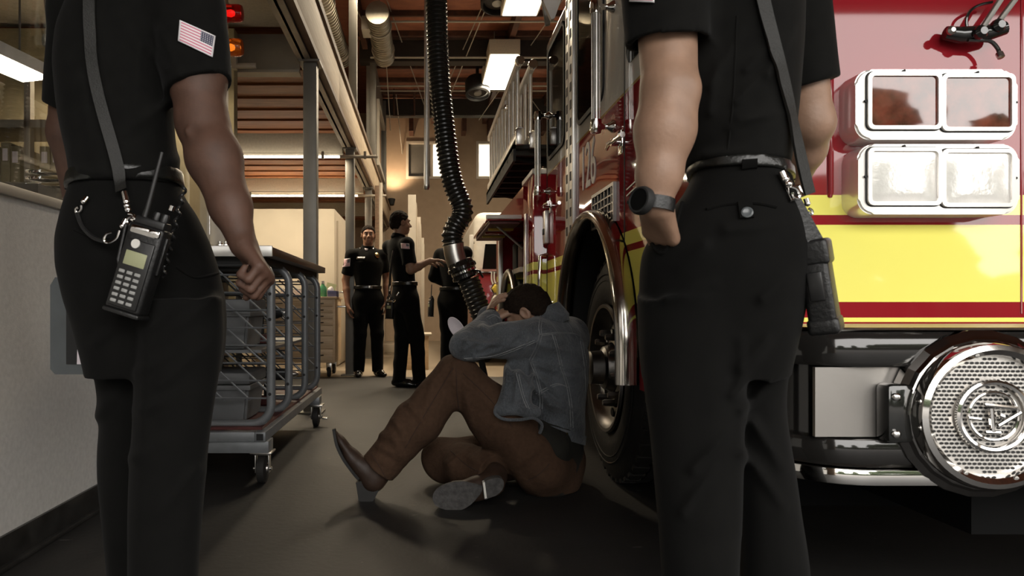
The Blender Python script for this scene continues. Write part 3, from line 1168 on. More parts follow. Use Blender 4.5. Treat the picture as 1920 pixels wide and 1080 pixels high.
def fireman_right():
    Y = 1.33
    px = lambda x, y, yy=Y: P(x, y, yy)
    root = E('person', 'firefighter seen from behind, watch on his wrist and hand in his trouser pocket', 'person', (px(1375, 0).x, Y, 0))
    tor = loft(rows_px([(-160, 1325, 1445, .08), (-110, 1280, 1475, .1), (-40, 1232, 1500), (20, 1222, 1503), (80, 1228, 1502), (150, 1240, 1497), (200, 1250, 1494), (250, 1262, 1490), (290, 1276, 1486), (318, 1286, 1480)], Y, .125), az=.4)
    SL, EL_, WL = px(1245, -65, 1.28), px(1256, 172, 1.215), px(1229, 380, 1.205)
    tor = U([tor, (rc(px(1388, -128, 1.34), SL, .072, .066), .05), (rc(px(1388, -128, 1.34), px(1476, -60, 1.40), .072, .06), .05)])
    SR, ER, WR = px(1476, -60, 1.40), px(1522, 232, 1.43), px(1488, 345, 1.56)
    dL = (EL_ - SL).normalized()
    sleeve = cut(rc(SL, SL.lerp(EL_, .95), .078, .068), (px(1240, 84, 1.25), (.03, .1, -1)))
    cav = cut(rc(SL.lerp(EL_, .3), SL.lerp(EL_, 1.2), .058, .0625), (SL.lerp(EL_, .38), SL - EL_))
    sleeve = minus(sleeve, cav)
    dR = (ER - SR).normalized()
    sleeveR = cut(rc(SR, SR.lerp(ER, .95), .066, .06), (px(1515, 160, 1.41), dR + Vector((.1, 0, -.1))))
    shirt = wrinkle(cut(U([tor, (sleeve, .025), (sleeveR, .025)]), (px(1300, 316, 1.33), (-.06, 0, -1))), .004, 22, 2)
    shirt = folds(shirt, [(1370, 240, 1440, 205), (1380, 190, 1460, 110), (1330, 160, 1390, 60), (1385, 222, 1470, 212), (1320, 290, 1400, 280), (1330, 210, 1345, 110), (1440, 140, 1490, 50), (1400, 130, 1440, 90)], .007, 9)
    hips = loft(rows_px([(300, 1298, 1477, .115), (330, 1296, 1480, .12), (365, 1278, 1490, .13), (400, 1250, 1501, .138), (430, 1222, 1508, .142), (470, 1199, 1513, .145), (510, 1195, 1514, .145), (560, 1195, 1508, .14), (610, 1196, 1498, .132), (660, 1197, 1487, .12), (700, 1202, 1478, .105)], Y, .14), az=.4)
    legL = loft(rows_px([(560, 1196, 1400), (640, 1197, 1400), (700, 1202, 1395), (760, 1209, 1391), (800, 1215, 1389), (900, 1225, 1386), (1000, 1235, 1384), (1080, 1240, 1382), (1300, 1250, 1378), (1370, 1252, 1376)], 1.31, .1, 0), az=.35)
    legR = loft(rows_px([(560, 1350, 1506), (640, 1360, 1490), (700, 1372, 1478), (770, 1382, 1475), (830, 1386, 1483), (900, 1390, 1494), (960, 1390, 1501), (1030, 1389, 1512), (1080, 1389, 1517), (1300, 1395, 1520), (1370, 1397, 1520)], 1.36, .088, 0), az=.44)
    trou = wrinkle(U([hips, (legL, .015), (legR, .015)]), .005, 20, 9, .4)
    trou = folds(trou, [(1390, 690, 1480, 590), (1375, 740, 1440, 640), (1300, 880, 1380, 800), (1280, 960, 1340, 880), (1395, 770, 1470, 690), (1410, 790, 1470, 880), (1250, 560, 1340, 530), (1360, 430, 1460, 420), (1395, 850, 1470, 950), (1390, 640, 1386, 1000, .6), (1320, 460, 1270, 500), (1430, 560, 1480, 520)], .009, 11)
    hc = px(1395, -290, 1.34)
    hs, L, R = head_sdf(hc, Vector((-.35, .9, -.15)), (0, 0, 1), .98)
    handL = hand_sdf(WL, (px(1250, 500, 1.315) - WL), Vector((.75, .65, 0)), Vector((-.65, .75, 0)), (.2, .2, .2, .2), .95, .3)
    handR = hand_sdf(WR, Vector((-.5, .3, -.5)), Vector((-.3, -.9, 0)), Vector((-.2, .5, .8)), (.5, .5, .5, .5), .95, .3)
    body = U([hs, (rc(px(1388, -160, 1.34), hc - Vector((0, 0, .06)), .062, .058), .03), (infl(tor, -.02), .02), (infl(trou, -.02), .02),
              (rc(SL, EL_, .055, .0455), .03), (rc(EL_ + Vector((.018, -.026, 0)), EL_ + Vector((.018, -.026, -.01)), .02, .02), .015), (rc(EL_, EL_.lerp(WL, .35), .0445, .0455), .02), (rc(EL_.lerp(WL, .35), EL_.lerp(WL, .75), .045, .036), .03), (rc(EL_.lerp(WL, .75), WL, .035, .0265), .02),
              (rc(SR, ER, .052, .04), .03), (rc(ER, ER.lerp(WR, .4), .04, .04), .02), (rc(ER.lerp(WR, .4), WR, .04, .027), .02), (handL, .012), (handR, .012)])
    lo, hi = Vector((.34, 1.0, 0)), Vector((.86, 1.66, 1.86))
    smesh('body', body, lo, hi, .0045, 'skin_light', root)
    smesh('hair', hair_sdf(L, R, .98), hc - Vector((.16,) * 3), hc + Vector((.16,) * 3), .006, 'hair', root)
    add_face(L, R, root, .98)
    so, sb = smesh('shirt', shirt, lo, hi, .005, 'black_cloth', root)
    to, tb = smesh('trousers', trou, Vector((.34, 1.0, .0)), Vector((.86, 1.6, 1.15)), .005, 'black_cloth2', root)
    bl = cut(infl(loft(rows_px([(285, 1292, 1476, .118), (330, 1290, 1481, .122), (350, 1285, 1484, .126)], Y, .12), az=.4), .005), (px(1300, 308), (.09, 0, 1)), (px(1300, 330), (-.09, 0, -1)))
    be, bb = smesh('belt', bl, Vector((.4, 1.1, .95)), Vector((.8, 1.6, 1.2)), .005, 'belt', root)
    ribbon('belt_loop', surf_path(bb, [(1405, 300), (1405, 314), (1404, 327)], 3), .024, .005, 'black_cloth2', to)
    seam(tb, [(1326, 392), (1360, 383), (1400, 380), (1430, 382), (1455, 388)], .0035, 'black_cloth2', root, 'pocket_welt')
    ribbon('pocket_tab', surf_path(tb, [(1396, 378), (1398, 392), (1400, 410)], 4), .022, .004, 'black_cloth2', root)
    l, n = cast(tb, 1400, 401)
    ob('button', lathe([(0, 0), (.0085, 0), (.0095, .003), (.007, .004), (.004, .003), (0, .003)], l + n * .005, n, 18), 'acrylic', root, label='grey plastic button')
    seam(tb, [(1202, 428), (1222, 456), (1244, 474), (1262, 440), (1280, 380)], .0035, 'black_cloth2', root, 'pocket_edge')
    seam(sb, [(1382, 30), (1378, 120), (1374, 200), (1362, 302)], .0016, 'black_cloth', root, 'back_seam')
    ob('collar', lathe([(.07, -.02), (.085, .0), (.075, .05), (.066, .05), (.066, -.02)], px(1388, -165, 1.335), (.02, .15, 1), 20), 'black_cloth', root)
    patch(sb, ((1190, -36), (1232, -40), (1228, 7), (1184, 4)), 'flag_patch', 'flag', root, label='flag patch, pink and white')
    c = px(1507, 75, 1.385)
    ob('shoulder_patch', box(-.004, .008, -.03, .03, -.032, .032, .003, mx=Matrix.Translation(c) @ Matrix.Rotation(-.25, 4, 'Y')), 'paper', root)
    # watch
    wr = E_watch(root, WL, EL_)
    for x, yy, d in ((1312, 1.30, (-.1, .9)), (1458, 1.35, (.3, .9))):
        b = px(x, 900, yy)
        shoe((b.x, b.y, .09), (b.x + d[0], b.y + d[1], .05), root)
    return root, sb, tb, bb


def E_watch(root, W, El):
    d = (W - El).normalized()
    c = W + d * .004
    R = frame_z(d)
    bm = bmesh.new()
    n = 28
    st = ob('watch_strap', lathe([(.0285, -.011), (.032, -.011), (.0325, 0), (.032, .011), (.0285, .011), (.0285, -.011)], c, d, n), 'leather', root)
    o = Vector((-.86, -.5, 0))
    o = (o - d * o.dot(d)).normalized()
    k = c + o * .033
    ob('watch_case', lathe([(0, -.006), (.0235, -.006), (.0245, .002), (.022, .008), (.019, .0085), (.0185, .0065), (0, .0065)], k, o, 28), 'black', root)
    ob('watch_dial', lathe([(0, .0066), (.0183, .0066), (.0183, .0072), (0, .0078)], k, o, 24), 'glass_dark', root)
    for a in range(12):
        s = R @ Vector((math.cos(a * PI / 6), math.sin(a * PI / 6), 0))
        s2 = (s - o * s.dot(o))
    ob('watch_crown', cyl(k + d.cross(o) * .024, k + d.cross(o) * .029, .004, 10), 'plastic', root)
    ob('strap_keeper', box(-.014, .014, -.004, .004, -.006, .006, .002, mx=Matrix.Translation(c - o * .031) @ frame_z(o).to_4x4()), 'plastic', root)
    return st


def rot_basis(x, y, z, c):
    m = Matrix((x, y, z)).transposed().to_4x4()
    m.translation = c
    return m


def radio_for_left(sb, tb, bb):
    Y = 1.475
    c, t, b = P(262, 498, Y), P(288, 425, Y), P(243, 575, Y)
    z = (t - b).normalized()
    y = Vector((-.12, -.97, .12))
    y = (y - z * y.dot(z)).normalized()
    x = y.cross(z)
    rt = E('handheld_radio', 'handheld radio in a black leather case hanging at the left firefighter\'s hip', 'radio', mw=rot_basis(x, y, z, c))
    radio_parts(rt)
    inv = rt.matrix_world.inverted()
    s = E('radio_strap', 'black leather strap crossing the left firefighter\'s back with silver clips', 'strap', (c.x, c.y, c.z))
    sp = surf_path(sb, [(172, -20), (170, 10), (171, 60), (178, 140), (195, 215), (215, 290), (226, 335)], 6)
    l = over_shoulder(sb, sp[0][0].x - .004, (1.80, 1.585), (1.15, 1.42), 2.4, sp[0][0]) + [(p, n) for p, n in sp]
    e1 = P(230, 358, 1.53)
    l.append((e1, Vector((0, -1, 0))))
    ribbon('strap_band', smooth_path(l, 2), .025, .004, 'strap', s, .006)
    clip_parts([P(233, 360, 1.51), P(237, 378, 1.505), P(238, 386, 1.50), P(240, 393, 1.50), P(242, 402, 1.495), P(252, 412, 1.49)], s, .0065)
    clip_parts([P(236, 412, 1.495), P(230, 424, 1.49), P(222, 434, 1.49), P(196, 452, 1.49)], s, .006)
    clip_parts([P(163, 370, 1.53), P(157, 378, 1.525), P(152, 386, 1.525), P(143, 398, 1.53)], s, .0055)
    ob('lower_strap', tube(catmull([P(145, 400, 1.525), P(155, 425, 1.515), P(175, 445, 1.505), P(196, 452, 1.495)], 5), .005, 8), 'leather', s)
    ob('hook_ring', tube([P(247 + 9 * math.cos(a), 414 + 8 * math.sin(a), 1.488) for a in np.linspace(0, 2 * PI, 14)[:-1]], .0025, 6, closed=True), 'chrome', s)
    ob('coil_cord', tube([P(305 + (a * 1.9) + 4 * math.sin(a * 2.2), 520 - a * 7.8, 1.50 + .006 * math.cos(a * 2.2)) for a in np.linspace(0, 22, 120)], .003, 6), 'plastic', s)
    ob('cord_plug', cyl(P(320, 395, 1.505), P(323, 386, 1.505), .006, 10), 'chrome', s)


def clipboard():
    Y = 1.93
    r = E('clipboard', 'grey clear-edged clipboard with paper held behind the left firefighter\'s legs', 'clipboard', P(140, 610, Y))
    A = [P(96, 530, Y), P(190, 530, Y), P(196, 702, Y), P(96, 700, Y)]
    w = [P(x, y, Y) for x, y in ((103, 520), (215, 520), (222, 702), (103, 702), (94, 692), (94, 535))]
    ob('board', prism(w, (0, .012, 0)), 'acrylic', r)
    ob('dark_cover', prism([P(x, y, Y - .004) for x, y in ((124, 540), (222, 530), (225, 683), (124, 683))], (0, .004, 0)), 'black', r)
    ob('paper', prism([P(x, y, Y - .008) for x, y in ((147, 585), (182, 585), (186, 683), (144, 683))], (0, .002, 0)), 'paper', r)
    ob('paper', prism([P(x, y, Y - .012) for x, y in ((150, 590), (186, 590), (190, 668), (147, 668))], (0, .002, 0)), 'paper', r)
    ob('clip', box(-.03, .03, -.012, .004, -.012, .012, .003, mx=Matrix.Translation(P(150, 528, Y))), 'satin', r)


def radio_for_right(sb, tb):
    s = E('radio_strap', 'webbing strap over the right firefighter\'s shoulder with a silver swivel clip', 'strap', P(1480, 200, 1.22))
    sp = surf_path(sb, [(1424, -20), (1430, 10), (1440, 55), (1456, 120), (1470, 180), (1480, 230)], 6)
    l = over_shoulder(sb, sp[0][0].x - .004, (1.44, 1.262), (1.1, 1.38), 2.0, sp[0][0]) + list(sp)
    for x, y, Y in ((1488, 265, 1.225), (1496, 300, 1.225), (1505, 340, 1.225), (1512, 365, 1.23)):
        l.append((P(x, y, Y), Vector((.25, -.96, 0))))
    ribbon('strap_band', smooth_path(l, 2), .021, .004, 'strap', s, .006)
    clip_parts([P(1466, 322, 1.20), P(1472, 336, 1.198), P(1478, 345, 1.196), P(1484, 352, 1.195), P(1496, 372, 1.195)], s, .0062)
    ob('square_ring', tube([P(x, y, 1.195) for x, y in ((1476, 352), (1498, 348), (1507, 366), (1482, 376))], .003, 6, closed=True), 'chrome', s)
    clip_parts([P(1511, 372, 1.215), P(1514, 382, 1.215), P(1517, 392, 1.215), P(1522, 402, 1.215)], s, .0045)
    c = P(1537, 540, 1.235)
    z = (P(1522, 440, 1.235) - P(1548, 600, 1.235)).normalized()
    y = Vector((.8, -.6, 0))
    y = (y - z * y.dot(z)).normalized()
    r = E('radio_holster', 'black leather radio holster hanging behind the right firefighter\'s hip', 'holster', mw=rot_basis(y.cross(z), y, z, c))
    ob('pouch', box(-.032, .032, -.022, .022, -.075, .07, .008, seg=3), 'leather', r)
    ob('flap', box(-.034, .034, -.026, .026, .04, .085, .007, seg=3), 'leather', r)
    ob('side_panel', box(-.034, -.030, -.018, .018, -.06, .03, .002), 'belt', r)
    ob('bottom_cup', box(-.034, .034, -.025, .025, -.08, -.05, .008, seg=3), 'leather', r)
    for q in ((-.034, -.012, -.03), (-.034, .01, .05)):
        ob('rivet', lathe([(0, 0), (.004, 0), (.003, .002), (0, .003)], q, (-1, 0, 0), 10), 'satin', r)
    ob('clip_tab', box(.02, .04, -.012, .012, -.02, .03, .003), 'plastic', r)
    bm = prism([P(x, y2, 1.21) for x, y2 in ((1482, 372), (1500, 368), (1548, 455), (1556, 492), (1524, 478))], (0, .006, 0))
    ob('hanger', bm, 'leather', s)


# ================================================================ SEATED MAN
def seated_man():
    root = E('person', 'man in denim jacket sitting on the floor against the wheel, head bowed onto his arm', 'person', (.55, 3.2, 0))
    f = Vector((-.8, .6, 0))
    l = Vector((-.6, -.8, 0))
    pel, che, nek = Vector((.56, 3.2, .14)), Vector((.575, 3.19, .56)), Vector((.535, 3.16, .735))
    SL, EL_, WL = Vector((.478, 3.04, .69)), P(872, 648, 2.98), P(921, 600, 3.17)
    SR = Vector((.69, 3.33, .68))
    ER, WR = P(905, 640, 3.45), P(915, 592, 3.3)
    hc = P(987, 584, 3.17)
    hf = Vector((-.68, .28, -.66))
    hs, L, R = head_sdf(hc, hf, (-.55, .2, .8), 1.0)
    # jacket
    j = [ec(Vector((.575, 3.2, .20)), che, .185, .195, l, .74), (ec(che, nek - Vector((0, 0, .05)), .19, .12, l, .7), .06), (rc(SL + Vector((.03, .02, -.02)), SR, .085, .085), .06),
         (rc(SL, SL.lerp(EL_, .5), .083, .072), .03), (rc(SL.lerp(EL_, .5), EL_, .07, .06), .03), (cut(rc(EL_, WL, .062, .052), (WL + (WL - EL_).normalized() * .005, WL - EL_)), .02),
         (rc(SR, ER, .08, .058), .03), (rc(ER, WR, .058, .046), .02),
         (rc(P(970, 690, 3.06), P(962, 750, 3.0), .05, .05), .05), (rc(P(960, 710, 2.97), P(938, 768, 2.915), .03, .02), .03), (rc(P(938, 768, 2.912), P(1003, 772, 2.90), .02, .022), .025), (rc(P(975, 715, 2.95), P(988, 770, 2.905), .035, .025), .03)]
    jf = [(1000, 682, 1095, 715), (1005, 702, 1080, 775), (1000, 725, 1062, 795), (875, 640, 985, 652), (890, 672, 995, 640), (1000, 690, 985, 765), (955, 640, 1003, 605), (1050, 690, 1098, 690), (972, 700, 962, 770), (905, 612, 925, 645), (1015, 648, 1085, 662), (950, 690, 945, 760), (1000, 610, 975, 670), (900, 655, 950, 630), (1020, 740, 1080, 790), (870, 655, 900, 640), (1010, 640, 1060, 640), (1030, 760, 1090, 770)]
    jack = cut(U(j), (P(1050, 828, 3.03), (-.2, 0, -1)))
    jack = folds(wrinkle(jack, .007, 34, 21), jf, .02, 6)
    olive = wrinkle(U([ec(Vector((.565, 3.19, .12)), Vector((.57, 3.2, .4)), .187, .176, l, .77), (rc(P(1040, 840, 3.03), P(1010, 815, 3.02), .07, .05), .05)]), .006, 40, 4)
    # trousers
    HL, KL, AL = Vector((.50, 3.07, .145)), P(857, 702, 3.02), P(709, 878, 3.02)
    HR, KR, AR = Vector((.62, 3.34, .13)), P(834, 862, 3.27), P(925, 890, 2.99)
    legs = [ec(Vector((.57, 3.2, .12)), Vector((.555, 3.2, .26)), .19, .165, l, .78), (rc(HL, HL.lerp(KL, .5), .132, .118), .05), (rc(HL.lerp(KL, .5), KL, .118, .083), .05),
            (cut(U([rc(KL, KL.lerp(AL, .5), .085, .096), rc(KL.lerp(AL, .5), AL, .094, .08)], .03), (AL, AL - KL)), .03),
            (rc(HR, KR, .12, .1), .04), (cut(U([rc(KR, KR.lerp(AR, .5), .1, .092), rc(KR.lerp(AR, .5), AR, .092, .078)], .03), (AR, AR - KR)), .03)]
    tf = [(716, 815, 765, 832), (712, 838, 750, 858), (740, 790, 772, 850), (700, 856, 735, 876), (853, 680, 858, 780), (848, 700, 820, 770), (864, 700, 885, 800), (840, 870, 885, 835), (905, 870, 860, 850), (875, 720, 930, 770), (768, 760, 800, 800), (735, 815, 760, 870), (810, 720, 790, 790), (930, 800, 900, 850), (1000, 850, 960, 880)]
    trou = folds(cut(U(legs), (Vector((0, 0, .004)), (0, 0, -1))), tf, .012, 7)
    trou = wrinkle(trou, .008, 30, 13)
    hL = hand_sdf(WL, (hc + Vector((-.02, .0, .03)) - WL), Vector((.55, .2, -.75)), Vector((.2, .7, .5)), (.35, .35, .4, .4), 1., .2)
    hR = hand_sdf(WR, Vector((.1, -.3, .3)), Vector((.6, .3, -.6)), Vector((-.2, -.8, .3)), (.4, .4, .4, .4), 1., .3)
    body = U([hs, (rc(nek, hc + Vector((.045, .01, -.02)), .064, .058), .03), (infl(U(j[:3]), -.02), .02), (rc(SL, EL_, .05, .045), .02), (rc(EL_, WL, .045, .028), .02), (rc(SR, ER, .05, .045), .02), (rc(ER, WR, .045, .028), .02), (infl(U(legs), -.025), .03), (hL, .01), (hR, .01)])
    lo, hi = Vector((-.36, 2.7, -.01)), Vector((.86, 3.72, 1.05))
    smesh('body', body, lo, hi, .005, 'skin_light', root)
    jo, jb = smesh('denim_jacket', jack, lo, hi, .005, 'denim', root, label='worn grey blue denim jacket')
    oo, obv = smesh('undershirt', olive, lo, hi, .006, 'olive', root, label='dark olive shirt')
    to, tb = smesh('trousers', trou, lo, hi, .005, 'brown_cloth', root, label='brown canvas trousers')
    ha = hair_sdf(L, R, 1.03, .004)
    smesh('hair', ha, hc - Vector((.17,) * 3), hc + Vector((.17,) * 3), .0045, 'hair', root)
    add_face(L, R, root, 1.)
    # collar of the jacket
    cc = nek + Vector((.012, .0, .035))
    ob('collar', lathe([(.088, -.045), (.098, -.02), (.078, .045), (.072, .047), (.074, -.02)], cc, (-.42, .1, 1), 28), 'denim', jo)
    for pts in (((1014, 588), (1010, 612), (1012, 626)), ((1012, 626), (1005, 650), (992, 675)), ((1013, 627), (1040, 624), (1070, 624), (1086, 630)), ((1035, 627), (1042, 650), (1050, 685)), ((1050, 688), (1054, 698), (1058, 710), (1062, 724)), ((1062, 722), (1068, 760), (1070, 800)),
                ((870, 672), (920, 668), (960, 655), (1003, 638)), ((995, 680), (1005, 710), (1012, 740), (1012, 765)), ((968, 700), (978, 740), (988, 765)), ((1005, 738), (1040, 720), (1060, 724)), ((1088, 640), (1096, 690), (1098, 740)), ((912, 596), (925, 590), (937, 597))):
        seam(jb, pts, .0026, 'thread', jo)
        seam(jb, [(x + 4.5, y + 2) for x, y in pts], .002, 'thread', jo)
    ob('flap_hem', tube(catmull([P(x, y, Y_) for x, y, Y_ in ((930, 762, 2.905), (929, 776, 2.895), (945, 786, 2.885), (975, 787, 2.878), (1000, 784, 2.875), (1016, 796, 2.90), (1012, 812, 2.93))], 6), .0065, 8), 'denim', jo)
    wb = smooth_path(surf_path(jb, [(1014, 803), (1035, 808), (1060, 815), (1083, 822), (1095, 826)], 5), 3)
    if len(wb) > 3:
        ribbon('waistband', wb, .042, .006, 'denim', jo, .003)
    lp, n = cast(jb, 1047, 811)
    if lp:
        ob('button', lathe([(0, 0), (.009, 0), (.0095, .002), (.006, .004), (0, .004)], lp + n * .009, n, 16), 'chrome', jo, label='metal button')
    lp, n = cast(jb, 1060, 813)
    if lp:
        ob('button', lathe([(0, 0), (.007, 0), (.006, .003), (0, .003)], lp + n * .009, n, 14), 'gold', jo)
    for pts in (((850, 690), (825, 730), (795, 780), (760, 840)), ((868, 700), (920, 750), (960, 800)), ((855, 690), (857, 740), (862, 775)), ((1030, 870), (1010, 890), (990, 900)), ((696, 850), (712, 876), (731, 908)), ((845, 845), (875, 872), (900, 885))):
        seam(tb, pts, .0022, 'brown_seam', to)
    # watch band on the near wrist
    d = (WL - EL_).normalized()
    ob('watch_strap', lathe([(.03, -.013), (.036, -.013), (.037, 0), (.036, .013), (.03, .013), (.03, -.013)], WL + d * .012, d, 22), 'leather', root)
    o = Vector((-.4, -.6, .8))
    o = (o - d * o.dot(d)).normalized()
    ob('watch_case', lathe([(0, -.004), (.021, -.004), (.021, .006), (.018, .009), (0, .009)], WL + d * .012 + o * .036, o, 20), 'black_gloss', root)
    # left boot (raised toe)
    S = Vector((0, 1, 0))
    hl = P(694, 905, 3.02)
    up = U([rc(P(712, 878, 3.02), P(700, 898, 3.02), .06, .055), (rc(P(700, 896, 3.02), P(682, 878, 3.02), .05, .044), .02), (ec(P(684, 880, 3.02), P(660, 858, 3.02), .045, .042, S, .85), .02), (ec(P(661, 858, 3.02), P(641, 828, 3.02), .043, .03, S, .6), .02), (ec(P(641, 828, 3.02), P(631, 811, 3.02), .028, .012, S, .5), .02)], .02)
    bl = E_dummy = None
    b1, _ = smesh('boot', wrinkle(up, .003, 40, 6), Vector((-.5, 2.85, -.02)), Vector((-.1, 3.2, .4)), .005, 'boot', root)
    so = [P(x, y, 3.02) for x, y in ((626, 804), (633, 832), (646, 858), (664, 884), (674, 896))]
    bm = bmesh.new()
    prev = None
    wd = (.012, .036, .042, .036, .032)
    rows = []
    cs = catmull(so, 4)
    for i, c in enumerate(cs):
        t = (cs[min(i + 1, len(cs) - 1)] - cs[max(i - 1, 0)]).normalized()
        nn = t.cross(S).normalized() * .006
        w = np.interp(i / (len(cs) - 1), np.linspace(0, 1, 5), wd)
        rows.append([bm.verts.new(v) for v in (c - S * w - nn, c + S * w - nn, c + S * w + nn, c - S * w + nn)])
    for a, b in zip(rows, rows[1:]):
        for k in range(4):
            bm.faces.new((a[k], a[(k + 1) % 4], b[(k + 1) % 4], b[k]))
    bm.faces.new(rows[0])
    bm.faces.new(rows[-1])
    ob('sole', bm, 'heel', b1)
    ob('heel', prism([P(x, y, 3.06) for x, y in ((670, 897), (686, 893), (712, 912), (702, 931), (676, 934))], (0, -.075, 0)), 'heel', b1)
    # right boot, sole turned to the camera
    up = U([rc(P(925, 893, 2.99), P(922, 906, 2.95), .06, .05), (rc(P(922, 906, 2.94), P(895, 915, 2.93), .046, .045), .03), (rc(P(895, 915, 2.92), P(855, 925, 2.915), .046, .044), .03), (rc(P(855, 926, 2.91), P(828, 934, 2.9), .043, .028), .03)], .03)
    up = cut(up, (P(870, 915, 2.868), (0, -1, 0)), (Vector((0, 0, .003)), (0, 0, -1)))
    b2, _ = smesh('boot', wrinkle(up, .003, 40, 2), Vector((0, 2.75, -.02)), Vector((.5, 3.15, .3)), .005, 'boot', root)

    def oval(pts, Y, th, name):
        bm = prism([P(x, y, Y) for x, y in pts], (0, th, 0))
        bmesh.ops.bevel(bm, geom=[e for e in bm.edges if e.calc_length() > .0001 and len(e.link_faces) == 2 and abs(e.calc_face_angle(0)) > 1.0], offset=.003, segments=2, affect='EDGES')
        return bm
    def el_pts(cx, cy, rx, ry, ang, n=26):
        return [(cx + rx * math.cos(a) * math.cos(ang) - ry * math.sin(a) * math.sin(ang), cy + rx * math.cos(a) * math.sin(ang) + ry * math.sin(a) * math.cos(ang)) for a in np.linspace(0, 2 * PI, n + 1)[:-1]]
    outline = [(811, 938), (813, 925), (824, 913), (845, 905), (868, 903), (884, 906), (897, 909), (905, 912), (903, 922), (896, 932), (884, 945), (868, 955), (850, 958), (832, 955), (817, 948)]
    oc = [(v.x, v.y) for v in catmull([(x, y, 0) for x, y in outline + outline[:1]], 3)[:-1]]
    ob('sole', oval(oc, 2.862, .012, 's'), 'sole', b2, label='worn grey leather sole')
    ho = [(906, 906), (915, 900), (930, 896), (941, 898), (945, 906), (942, 918), (932, 928), (917, 934), (908, 935)]
    hcx = [(v.x, v.y) for v in catmull([(x, y, 0) for x, y in ho + ho[:1]], 3)[:-1]]
    ob('heel', oval(hcx, 2.835, .045, 'h'), 'sole', b2)
    ob('heel_breast', prism([P(x, y, 2.834) for x, y in ((905, 905), (909, 904), (913, 934), (909, 935))], (0, .03, 0)), 'white', b2)
    return root
# ================================================================ FIRE ENGINE
XS = .83


def sweep(prof, path, bm=None, up=(0, 0, 1)):
    """prof: (out, z) pairs; path: (point, outward normal) pairs in plan."""
    bm = bm or bmesh.new()
    rows = []
    for p, n in path:
        p, n = Vector(p), Vector(n).normalized()
        rows.append([bm.verts.new(p + n * o + Vector((0, 0, z))) for o, z in prof])
    m = len(prof)
    for a, b in zip(rows, rows[1:]):
        for k in range(m):
            bm.faces.new((a[k], a[(k + 1) % m], b[(k + 1) % m], b[k]))
    bm.faces.new(rows[0])
    bm.faces.new(rows[-1])
    return bm


